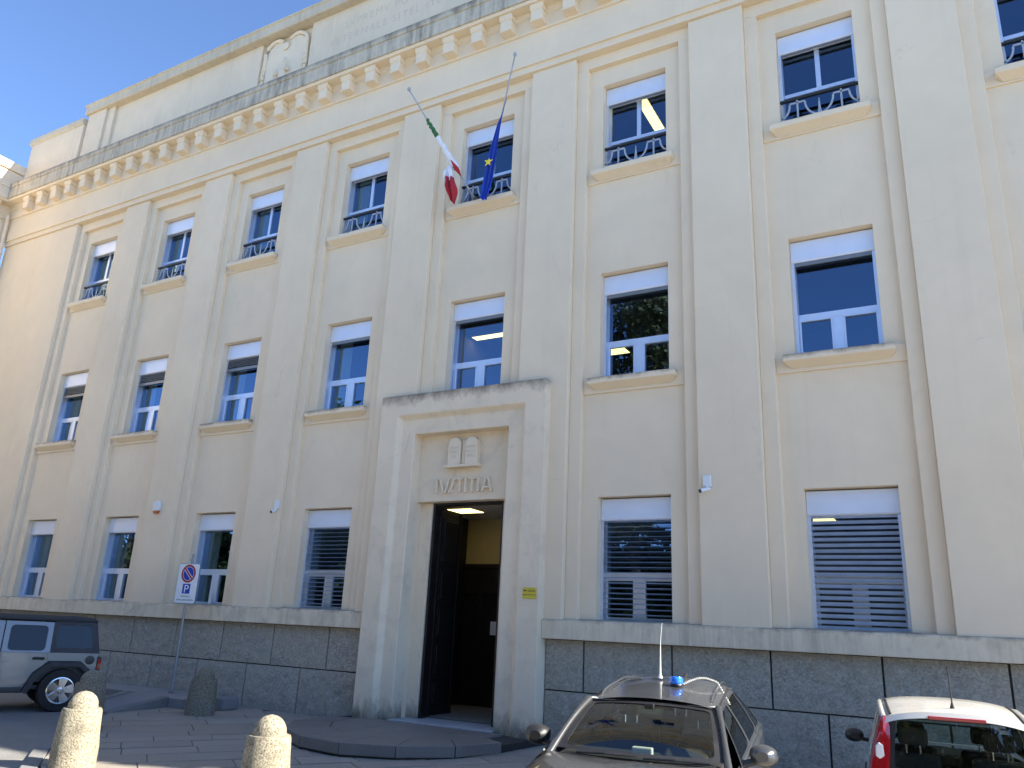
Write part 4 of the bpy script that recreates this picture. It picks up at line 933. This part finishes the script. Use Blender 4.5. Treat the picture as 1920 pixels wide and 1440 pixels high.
b = MB(); b.prism([(1.52, 1.0), (1.72, 1.06), (1.82, 1.04), (1.84, .96), (1.6, .96)], 'x', .16, .56); b.obj('instrument_hood', 'dash', car, bevel=.03)
b = MB(); b.box(-.09, .09, 1.42, 1.50, 1.0, 1.065); b.obj('dash_screen', 'trim', car, bevel=.01)
b = MB(); b.prism([(1.16, .985), (1.22, .985), (1.22, 1.004), (1.16, 1.0)], 'x', -.66, .66); b.obj('scuttle_panel', 'black', car)
steering(car, .37, 2.05, .98, 1)
for x in (-.37, .37): seat(car, x, 2.55, .55, 1)
for x in (-.42, 0, .42): seat(car, x, 3.4, .58, 1)
b = MB(); b.box(-.125, .125, -.012, .012, -.035, .035); mr = b.obj('interior_mirror', 'black', car, (0, 1.83, 1.335), bevel=.012); mr.rotation_euler.x = R(-8)
b = MB(); b.box(-.115, .115, -.0135, -.0125, -.028, .028); b.obj('mirror_face', 'chrome', mr)
b = MB(); b.box(-.045, .045, 1.745, 1.80, 1.37, 1.405); b.obj('sensor_housing', 'black', car, bevel=.008)
for x0, x1 in ((-.5, .02), (.08, .62)):
    b = MB(); b.tube([(x0, 1.10, 1.022), ((x0+x1)/2, 1.075, 1.035), (x1, 1.13, 1.03)], .010, 6); b.obj('wiper', 'black', car)
b = MB(); b.box(-.62, -.25, 1.9, 3.6, 1.40, 1.405); b.box(-.24, .6, 1.9, 3.6, 1.40, 1.405); b.obj('headlining', 'trim', car)
b = MB(); b.tube([(-.08, 2.75, 1.585), (-.08, 2.75, 1.63), (-.075, 2.755, 1.95), (-.06, 2.77, 2.14)], [.03, .012, .004, .003], 8); b.obj('aerial', 'cable', car, smooth=60)
b = MB(); b.prism([(3.55, 1.55), (3.75, 1.54), (3.74, 1.58), (3.70, 1.62)], 'x', .02, .055); b.obj('fin_aerial', 'black', car, bevel=.008)
# magnetic beacon on the roof
Rm = Matrix.Rotation(th, 3, 'Z'); bp = roofp(.615, .30); wp = org+Rm@Vector((bp.x, bp.y, 0)); bt = thing('beacon_light', 'blue magnetic beacon with coiled cable on the roof of the grey crossover', 'beacon', (wp.x, wp.y, bp.z+.001), th)
b = MB(); b.lathe([(.062, -.004), (.064, .012), (.060, .02)], n=24); b.obj('magnet_base', 'black', bt)
b = MB(); b.lathe([(.062, .020), (.066, .03), (.065, .07), (.055, .088), (.03, .088), (.02, .08)], n=28); b.obj('lens', 'bluelens', bt, smooth=35)
b = MB(); e0 = Vector((.065, .01, .02)); e1 = roofp(.94, .42)-bp+Vector((0, 0, .06)); e2 = roofp(1., .40)-bp+Vector((.05, -.03, -.10)); P = []
for k in range(140):
    t_ = k/139; p = e0.lerp(e1, t_/.7)+Vector((0, .04*math.sin(t_/.7*3.1), .05*math.sin(t_/.7*3.1))) if t_ < .7 else e1.lerp(e2, (t_-.7)/.3)
    P.append(p+Vector((0, math.cos(k*1.3)*.008, math.sin(k*1.3)*.008)))
b.tube(P, .0045, 5); b.obj('cable', 'cable', bt, smooth=60)

# ---- cream white hatchback seen from behind: local y from tail (0) to nose
hc = thing('parked_car', 'cream white hatchback seen from behind at the right edge', 'car', (-.216, 8.69, gz(9)), .107, 'vehicles parked at the courthouse')
hc.scale = (1, 1, .945)
hs = [(0.0, [(0, .25), (.60, .25), (.70, .34), (.73, .55), (.735, .75), (.72, .90), (.0, .90)]),
      (.06, [(0, .22), (.70, .22), (.77, .32), (.785, .55), (.785, .78), (.75, .93), (.70, .955)]),
      (.30, [(0, .20), (.72, .20), (.79, .30), (.80, .58), (.79, .82), (.755, .95), (.72, .975)]),
      (1.2, [(0, .20), (.72, .20), (.79, .30), (.805, .58), (.79, .82), (.76, .945), (.73, .965)]),
      (2.3, [(0, .20), (.72, .20), (.79, .30), (.805, .58), (.79, .80), (.76, .90), (.73, .93)]),
      (2.95, [(0, .20), (.71, .20), (.78, .30), (.79, .58), (.77, .78), (.72, .88), (0, .93)]),
      (3.4, [(0, .22), (.66, .22), (.73, .30), (.74, .55), (.70, .72), (.60, .80), (0, .83)]),
      (3.58, [(0, .25), (.52, .25), (.60, .32), (.62, .48), (.58, .60), (.45, .66), (0, .68)])]
body = loft(hs); body.grid(lambda u, v: ((2*u-1)*(.715-.02*v), -.0+.01*math.sin(u*3.14), .27+.66*v), 8, 4); body.grid(lambda u, v: ((2*u-1)*.6, 3.58+.03*math.sin(u*3.14), .27+.38*v), 6, 3)
orient(body.obj('body', 'white_paint', hc), (0, 1.8, .55))
rwf = lambda u, v: Vector(((2*u-1)*(.66-.075*v), .035+.085*v-.03*(1-(2*u-1)**2), .90+.555*v))
g_, f_ = MB(), MB(); ring_patch(rwf, (.075, .925, .16, .965), (.035, .06), (0, 1, 0), f_, g_, .01); orient(g_.obj('rear_window', 'cglass', hc), (0, 1.5, .8)); orient(f_.obj('tailgate', 'black', hc), (0, 1.5, .8))
def hroof(u, v):
    s = 2*u-1; y = .10+v*2.15; z = 1.462+.085*math.sin(min(1, v*1.6+.03)*math.pi/2)-.13*max(0, v-.6)**1.4*2; hw = .605+.02*math.sin(v*3.1)-.03*max(0, v-.7)
    return Vector((s*hw, y-.03*(1-s*s)*(1-v)*.8, z+.05*(1-s*s)*(1-.3*v)-.035*abs(s)**5))
b = MB(); b.grid(hroof, 18, 18); orient(b.obj('roof', 'white_paint', hc), (0, 1.2, .7))
b = MB(); b.grid(lambda u, v: hroof(u, 0)+Vector((0, -.015+.03*v*0-.02*v, -.052*v)), 16, 3); orient(b.obj('spoiler', 'white_paint', hc), (0, 1.2, 1.3))
b = MB(); b.prism([(-.01, 1.412), (.04, 1.412), (.04, 1.448), (-.012, 1.444)], 'x', -.235, .235); b.obj('brake_light', 'redlens', hc, (0, .05, .035), bevel=.01)
for sg in (-1, 1):
    b = MB(); L = []
    for v, wi, wo in ((0, .60, .745), (.12, .59, .765), (.3, .585, .757), (.6, .565, .715), (.85, .56, .672), (1.0, .575, .645)):
        z = .84+.60*v; y = .015+.085*v; L.append([(sg*wi, y-.012, z), (sg*(wi+wo)/2, y-.03, z), (sg*(wo-.02), y-.01, z), (sg*wo, y+.06, z), (sg*(wo-.015), y+.16, z)])
    vs = [p for r_ in L for p in r_]; b.add(vs, [(i*5+k, i*5+k+1, (i+1)*5+k+1, (i+1)*5+k) for i in range(5) for k in range(4)]); tl = orient(b.obj('tail_light', 'redlens', hc), (0, 1.5, 1.1))
    b = MB(); cx, cz_ = sg*.665, 1.13; P = [(cx-.035, cz_-.05), (cx+.0, cz_-.075), (cx+.04, cz_-.045), (cx+.035, cz_+.05), (cx+.0, cz_+.08), (cx-.03, cz_+.04)]; b.prism(P, 'y', .005, .05); b.obj('reversing_lens', 'clearlens', tl, bevel=.01)
    b = MB(); b.tube([hroof(.5+.45*sg, v)+Vector((0, 0, .004)) for v in (.02, .2, .5, .8, .97)], .014, 6); b.obj('roof_moulding', 'black', hc)
    b = MB(); b.tube([hroof(.5+.5*sg, v)+Vector((-sg*.004, 0, -.012)) for v in (0, .2, .5, .8, 1)], .034, 8); b.obj('roof_side', 'white_paint', hc, smooth=60)
    for ya, yb, yc, yd in ((.30, .80, .80, .28), (.80, 1.55, 1.55, .80), (1.55, 2.62, 2.22, 1.55)):
        g_, f_ = MB(), MB(); ed = lambda y: tuple(hroof(.5+.5*sg, (y-.1)/2.15)+Vector((sg*.006, 0, -.02)))
        ring_patch(bil((sg*.755, ya, .95), (sg*.755, yb, .95), ed(yc), ed(yd), (sg*.02, 0, 0), 0, 1), (.06, .94, .06, .9), (.07, .09), (-sg, 0, 0), f_, g_, .01, ringg=3)
        orient(g_.obj('side_window', 'dglass', hc), (0, 1.3, .7)); orient(f_.obj('door_frame', 'white_paint', hc), (0, 1.3, .7))
    orient(mirror_shape(sg, (sg*.90, 2.42, 1.02), .95).obj('mirror', 'black', hc), (sg*.9, 2.42, 1.02))
    b = MB(); b.tube([(sg*.76, 2.45, .97), (sg*.86, 2.44, .99)], .025, 8); b.obj('mirror_arm', 'black', hc)
    for y in (.62, 2.92):
        wheel(hc, sg*.74, y, .29, .17, sg, 'alud', 7); b = MB(); b.tube([(sg*.795, y+.345*math.cos(R(a)), .29+.345*math.sin(R(a))) for a in range(-10, 191, 20)], .03, 8); b.obj('wheel_arch', 'black', hc, smooth=60)
    b = MB(); b.prism(rrect(sg*.55-.13, sg*.55+.13, .58, .74, .06), 'y', 3.42, 3.6); b.obj('headlight', 'clearlens', hc, bevel=.03)
g_, f_ = MB(), MB(); ring_patch(bil((.70, 2.98, .93), (-.70, 2.98, .93), tuple(hroof(0, 1)), tuple(hroof(1, 1)), (0, .06, .02)), (.06, .94, .05, .93), (.05, .08), (0, -1, -.5), f_, g_); orient(g_.obj('windscreen', 'cglass', hc), (0, 1.5, .7)); orient(f_.obj('windscreen_frame', 'white_paint', hc), (0, 1.5, .7))
b = MB(); b.prism([(2.30, .90), (2.85, .93), (2.9, .5), (2.2, .5), (2.22, .8)], 'x', -.66, .66); b.obj('dashboard', 'dash', hc, bevel=.03)
steering(hc, -.34, 2.12, .97, -1)
for x in (-.34, .34): seat(hc, x, 1.45, .48, -1)
for x in (-.36, .36): seat(hc, x, .62, .50, -1)
b = MB(); b.box(-.52, .52, -.02, -.004, .48, .60); b.obj('number_plate', 'signw', hc)
b = MB(); b.prism([(.60, .26), (.60, .40), (-.60, .40), (-.60, .26)], 'y', -.03, .05); b.obj('bumper', 'black', hc, bevel=.02)
b = MB(); a0 = hroof(.5, .14); b.tube([a0, a0+Vector((0, -.01, .03)), a0+Vector((0, -.02, .06)), a0+Vector((-.02, -.13, .40))], [.022, .014, .007, .004], 8); b.obj('aerial', 'black', hc, smooth=60)

# ---- silver off-road car on the left: local x = forward from the tub's rear, y = 0 near side .. 1.6 far side
jt = thing('parked_car', 'silver boxy off-road car with black hardtop at the left edge', 'car', (-16.0, 11.05, 0), R(246), 'vehicles parked at the courthouse')
# local frame: forward +x; camera side is +y
JW = 1.58
def arch_notch(cx, r, z0, n=10): return [(cx+r*math.cos(R(a)), .40+r*math.sin(R(a))*1.0) for a in range(0, 181, 18)]
def tub_side():
    P = [(0, 1.12), (0, .52), (.03, .50)]
    hub, rr_ = .62, .50
    P += [(hub-.50, .50), (hub-.44, .74), (hub-.25, .90), (hub+.25, .90), (hub+.47, .70), (hub+.58, .42)]
    P += [(3.02, .42), (3.08, .42), (3.16, .62), (3.30, .82)]+[(3.42, .86), (3.75, .86)]+[(3.75, 1.12)]
    return P
for y0 in (0, -JW):
    b = MB(); b.prism(tub_side(), 'y', y0-.05 if y0 == 0 else y0, y0 if y0 == 0 else y0+.05); b.obj('tub_side', 'silver_paint', jt, bevel=.008)
b = MB(); b.box(.005, .06, -JW+.05, -.05, .48, 1.118); b.obj('tailgate', 'silver_paint', jt)
b = MB(); b.box(.06, 3.7, -JW+.05, -.05, .42, .5); b.obj('floor_pan', 'black', jt)
b = MB(); b.box(.12, 1.2, -JW+.06, -.06, .55, .98); b.obj('wheel_housing', 'black', jt)
for sg, y0 in ((1, 0.), (-1, -JW)):
    q = lambda a, b_: (min(y0+sg*a, y0+sg*b_), max(y0+sg*a, y0+sg*b_))
    # doors: lower skins proud of the tub, upper frames with windows
    for nm, xa, xb, lowP in (('rear_door', .92, 1.77, [(1.77, 1.115), (.95, 1.115), (.93, .98), (1.02, .80), (1.18, .60), (1.32, .47), (1.40, .45), (1.72, .45), (1.77, .50)]), ('front_door', 1.79, 2.82, [(2.82, 1.115), (1.79, 1.115), (1.79, .50), (1.84, .45), (2.70, .45), (2.80, .52)])):
        b = MB(); b.prism(lowP, 'y', *q(.001, .022)); dr = b.obj(nm, 'silver_paint', jt, bevel=.012)
        ya = y0+sg*.012; top = .13
        slant = .0 if nm == 'rear_door' else .42
        c00, c10, c11, c01 = (xa, ya, 1.116), (xb, ya, 1.116), (xb-slant, ya-sg*top, 1.70), (xa+.0, ya-sg*top, 1.70)
        g_, f_ = MB(), MB(); ring_patch(bil(c00, c10, c11, c01), (.11, .89, .05, .88), (.10, .13), (0, -sg, 0), f_, g_, .02, ringg=3)
        orient(g_.obj('door_window', 'dglass', dr), (1.5, -JW/2, .9)); orient(f_.obj('window_surround', 'silver_paint', dr), (1.5, -JW/2, .9))
        hx = xa+.16; b = MB(); b.tube([(hx-.07, y0+sg*.022, 1.0), (hx-.05, y0+sg*.05, 1.005), (hx+.09, y0+sg*.05, 1.005), (hx+.11, y0+sg*.022, 1.0)], .026, 8); b.obj('door_handle', 'black', dr, smooth=60)
        for z in (.60, .97):
            b = MB(); b.prism([(xb-.16, z-.03), (xb+.03, z-.045), (xb+.03, z+.045), (xb-.16, z+.03)], 'y', *q(.0225, .036)); b.tube([(xb+.012, y0+sg*.036, z-.055), (xb+.012, y0+sg*.036, z+.055)], .018, 8); b.obj('hinge', 'silver_paint', dr, bevel=.004)
    # hardtop quarter with its window
    g_, f_ = MB(), MB(); ring_patch(bil((.0, y0+sg*.008, 1.122), (.915, y0+sg*.008, 1.122), (.915, y0-sg*.115, 1.74), (.12, y0-sg*.115, 1.74)), (.13, .90, .14, .86), (.08, .12), (0, -sg, 0), f_, g_, .01, ringg=3)
    orient(g_.obj('hardtop_window', 'dglass', jt), (.5, -JW/2, 1.2)); orient(f_.obj('hardtop_side', 'hardtop', jt), (.5, -JW/2, 1.2))
    # black fender flares
    hub = .62; fl = [(hub-.56, .62), (hub-.50, .80), (hub-.30, .96), (hub+.28, .96), (hub+.54, .74), (hub+.68, .40)]; fi = [(hub+.58, .38), (hub+.46, .69), (hub+.24, .885), (hub-.26, .885), (hub-.44, .75), (hub-.49, .60)]
    b = MB(); n = len(fl); o_, i_ = fl, fi[::-1]
    for k in range(n-1):
        A, B, C_, D = o_[k], o_[k+1], i_[k+1], i_[k]; y1 = y0+sg*.17; y2 = y0+sg*.002
        b.add([(A[0], y2, A[1]), (B[0], y2, B[1]), (B[0], y1, B[1]-.03), (A[0], y1, A[1]-.03), (D[0], y1, D[1]-.03), (C_[0], y1, C_[1]-.03), (C_[0], y2, C_[1]), (D[0], y2, D[1])], [(0, 1, 2, 3), (3, 2, 5, 4), (4, 5, 6, 7)])
    orient(b.obj('fender_flare', 'hardtop', jt), (hub, y0-sg*.3, .6))
    b = MB(); b.prism([(3.05, .55), (3.20, .82), (3.35, .90), (4.05, .90), (4.12, .74), (4.05, .80), (3.40, .80), (3.25, .72)], 'y', *q(.0, .17)); b.obj('fender_flare', 'hardtop', jt, bevel=.02)
    b = MB(); b.prism([(1.25, .36), (3.05, .36), (3.05, .46), (1.25, .46)], 'y', *q(-.06, .05)); b.obj('sill_step', 'black', jt, bevel=.02)
    for wx in (.62, 3.63):
        bb = MB(); r_ = .405; w0 = y0+sg*.035
        bb.lathe([(r_*.60, -.10), (r_*.80, -.125), (r_*.96, -.115), (r_, -.07), (r_, .07), (r_*.96, .115), (r_*.80, .125), (r_*.60, .10)], (wx, w0, r_), 'y', 40); wv = bb.obj('wheel', 'rubber', jt, smooth=45)
        bb = MB(); o2 = w0+sg*.09
        s_ = 1 if sg > 0 else -1
        bb.lathe([(r_*.63, -.03), (r_*.63, .04), (r_*.58, .045), (r_*.55, .01)], (wx, o2, r_), 'y', 36); bb.lathe([(r_*.60, -.06), (r_*.60, -.055)], (wx, o2+sg*(.0 if sg > 0 else .115)-.0, r_), 'y', 30, 1); bb.lathe([(r_*.15, -.03), (r_*.15, .05), (r_*.09, .06)] if sg > 0 else [(r_*.09, -.06), (r_*.15, -.05), (r_*.15, .03)], (wx, o2, r_), 'y', 16)
        for k in range(5):
            a = 2*math.pi*k/5+.45; ca, sa = math.cos(a), math.sin(a); pr = [(r_*.1, -.045), (r_*.58, -.085), (r_*.58, .085), (r_*.1, .045)]
            bb.prism([(wx+e*ca-h_*sa, r_+e*sa+h_*ca) for e, h_ in pr], 'y', *sorted((o2-sg*.01, o2+sg*.03)))
        bb.obj('rim', ['chrome', 'black'], wv, bevel=.006)
    b = MB(); b.prism([(.02, .74), (.02, 1.06), (-.055, 1.05), (-.055, .76)], 'y', *q(-.12, .035)); tl = b.obj('tail_light', 'black', jt, bevel=.02)
    b = MB(); b.prism([(-.05, .80), (-.05, 1.01), (.01, 1.0), (.01, .81)], 'y', *q(.032, .045)); b.box(-.065, -.056, *q(-.10, .0), .80, 1.01); b.obj('lamp_lens', 'redlens', tl)
    b = MB(); b.tube([(2.72, y0+sg*.02, 1.18), (2.74, y0+sg*.12, 1.2)], .03, 8); b.box(2.66, 2.78, *q(.12, .32), 1.12, 1.32); b.obj('mirror', 'black', jt, bevel=.03)
    b = MB(); b.lathe([(.11, -.02), (.13, 0), (.11, .03)], (4.33, y0-sg*.35, .88), 'x', 20); b.obj('headlight', 'clearlens', jt)
b = MB(); b.lathe([(.085, .0), (.088, .012), (.07, .016)], (.16, .001, .985), 'y', 24); b.obj('fuel_filler', 'black', jt, smooth=40)
b = MB(); b.prism([(.10, 1.742), (2.42, 1.742), (2.40, 1.80), (2.2, 1.835), (.4, 1.835), (.17, 1.81)], 'y', -JW+.10, -.10); b.obj('roof', 'hardtop', jt, bevel=.035, seg=3)
for y0, sg in ((0, 1), (-JW, -1)):
    b = MB(); b.tube([(.12, y0-sg*.115, 1.745), (2.40, y0-sg*.115, 1.745)], .026, 8); b.obj('roof_gutter', 'hardtop', jt)
g_, f_ = MB(), MB(); ring_patch(bil((.0, -JW+.04, 1.122), (.0, -.04, 1.122), (.12, -.13, 1.74), (.12, -JW+.13, 1.74)), (.1, .9, .1, .88), (.06, .1), (1, 0, 0), f_, g_); orient(g_.obj('rear_window', 'dglass', jt), (1, -JW/2, 1)); orient(f_.obj('hardtop_rear', 'hardtop', jt), (1, -JW/2, 1))
g_, f_ = MB(), MB(); ring_patch(bil((2.84, -JW+.05, 1.12), (2.84, -.05, 1.12), (2.42, -.13, 1.74), (2.42, -JW+.13, 1.74)), (.06, .94, .08, .92), (.04, .08), (-1, 0, 0), f_, g_); orient(g_.obj('windscreen', 'cglass', jt), (1, -JW/2, 1)); orient(f_.obj('windscreen_frame', 'silver_paint', jt), (1, -JW/2, 1))
b = MB(); b.prism([(2.83, .86), (2.83, 1.119), (3.3, 1.11), (4.15, 1.04), (4.30, .98), (4.30, .62), (3.6, .62)], 'y', -JW+.16, -.16); b.obj('bonnet', 'silver_paint', jt, bevel=.03)
b = MB(); b.box(4.302, 4.33, -JW+.22, -.22, .66, 1.0); gr_ = b.obj('grille', 'silver_paint', jt, bevel=.012)
for k in range(7): b = MB(); yy = -JW/2+(k-3)*.085; b.box(4.331, 4.334, yy-.022, yy+.022, .70, .96); b.obj('grille_slot', 'black', gr_)
b = MB(); b.box(4.30, 4.48, -JW+.0, -.0, .46, .62); b.obj('front_bumper', 'black', jt, bevel=.04)
b = MB(); b.box(-.16, .0, -JW+.05, -.05, .46, .64); b.obj('rear_bumper', 'black', jt, bevel=.04)
for yy in (-.45, -JW+.45):
    b = MB(); b.box(1.75, 1.95, yy-.24, yy+.24, .8, 1.38); b.box(1.78, 1.9, yy-.13, yy+.13, 1.40, 1.56); b.obj('seat', 'seat', jt, bevel=.05)
b = MB(); b.box(.95, 1.12, -JW+.2, -.2, .8, 1.35); b.obj('rear_seat', 'seat', jt, bevel=.05)

# ================================================================== TREES ACROSS THE STREET (seen in the glass)
def tree_meshes(seed, h, rad, n, mat):
    rr = random.Random(seed); b = MB(); trunk_h = h*.36
    pts = [(0, 0, -.1), (.05, .02, h*.15), (-.06, .08, trunk_h), (.1, -.05, h*.62), (.05, .1, h*.85)]; b.tube(pts, [.32, .26, .21, .12, .04], 9)
    cl = []
    for k in range(15):
        a = rr.uniform(0, 6.28); z = trunk_h+(h-trunk_h)*rr.uniform(.0, .95); q = (z-trunk_h)/(h-trunk_h); rm = rad*(1-.75*abs(q-.35)**1.3)*rr.uniform(.45, 1.)
        e = Vector((math.cos(a)*rm, math.sin(a)*rm, z)); s = Vector((0, 0, max(h*.2, z-h*.16))); b.tube([s, s.lerp(e, .55)+Vector((0, 0, .25)), e], [.10, .06, .02], 6); cl.append((e, rad*rr.uniform(.28, .46)))
    cl += [(Vector((0, 0, h*.9)), rad*.4), (Vector((0, 0, h*.66)), rad*.55)]
    tm = b.mesh('trunk', 'bark', smooth=60); c = MB()
    for k in range(n):
        ce, cr_ = rr.choice(cl); d = Vector((rr.gauss(0, 1), rr.gauss(0, 1), rr.gauss(0, .8))).normalized()*cr_*(rr.random()**.45); p = ce+d
        ax = Vector((rr.gauss(0, 1), rr.gauss(0, 1), rr.gauss(0, .6))).normalized(); ay = ax.orthogonal().normalized(); ay.rotate(Matrix.Rotation(rr.random()*6.28, 3, ax)); s = rr.uniform(.10, .24)
        c.v += [tuple(p-ax*s), tuple(p+ay*s*.5), tuple(p+ax*s), tuple(p-ay*s*.5)]; q = len(c.v)-4; c.f.append((q, q+1, q+2, q+3)); c.mi.append(0)
    return tm, c.mesh('crown', mat)
TA, TB = tree_meshes(3, 11., 3.6, 9000, 'leaf'), tree_meshes(11, 19.5, 5.0, 16000, 'leaf2')
def tree(x, y, kind, sc, rz, label):
    t = thing('street_tree', label, 'tree', (x, y, -.05), rz, 'trees across the street'); t.scale = (sc,)*3
    mobj('trunk', kind[0], t); mobj('crown', kind[1], t)
tree(-13.6, -8.5, TB, 1.0, .4, 'tall olive-green tree mirrored in the middle-floor window right of the portal')
tree(-35.5, -9.5, TA, 1.36, 1.9, 'tree mirrored low in the middle-floor window left of the portal')
for k, (x, y, s_) in enumerate(((-52, -9, 1.25), (-44, -8, 1.0), (-28.5, -8, .95), (-21.5, -9.5, 1.02), (-7.5, -9, .98), (-1.5, -8.5, .9), (5.5, -9.5, 1.0), (-62, -9, 1.2))):
    tree(x, y, TA, s_, k*1.3, 'dark green tree in the row mirrored in the ground-floor windows')

# dense planting under the trees
hb_ = MB(); rr = random.Random(5)
for k in range(20000):
    x = rr.uniform(-75, 16); top = 7.3+1.2*noise.noise(Vector((x*.22, 0, 0)))+.5*noise.noise(Vector((x*.9, 3, 0))); z = top*(rr.random()**.7); dp_ = 1.3*noise.noise(Vector((x*.5, z*.5, 7)))
    p = Vector((x, -12.2+dp_+rr.uniform(-.5, .9), z)); ax = Vector((rr.gauss(0, 1), rr.gauss(0, 1), rr.gauss(0, .7))).normalized(); ay = ax.orthogonal().normalized(); sz = rr.uniform(.18, .42)
    q = len(hb_.v); hb_.v += [tuple(p-ax*sz), tuple(p+ay*sz*.55), tuple(p+ax*sz), tuple(p-ay*sz*.55)]; hb_.f.append((q, q+1, q+2, q+3)); hb_.mi.append(0)
hb_.box(-75, 16, -14.5, -13.2, -.05, 6.3)
ho = tag(hb_.obj('hedge', 'leaf'), 'dense dark green hedge under the trees, mirrored in the ground-floor windows', 'hedge'); ho['kind'] = 'stuff'
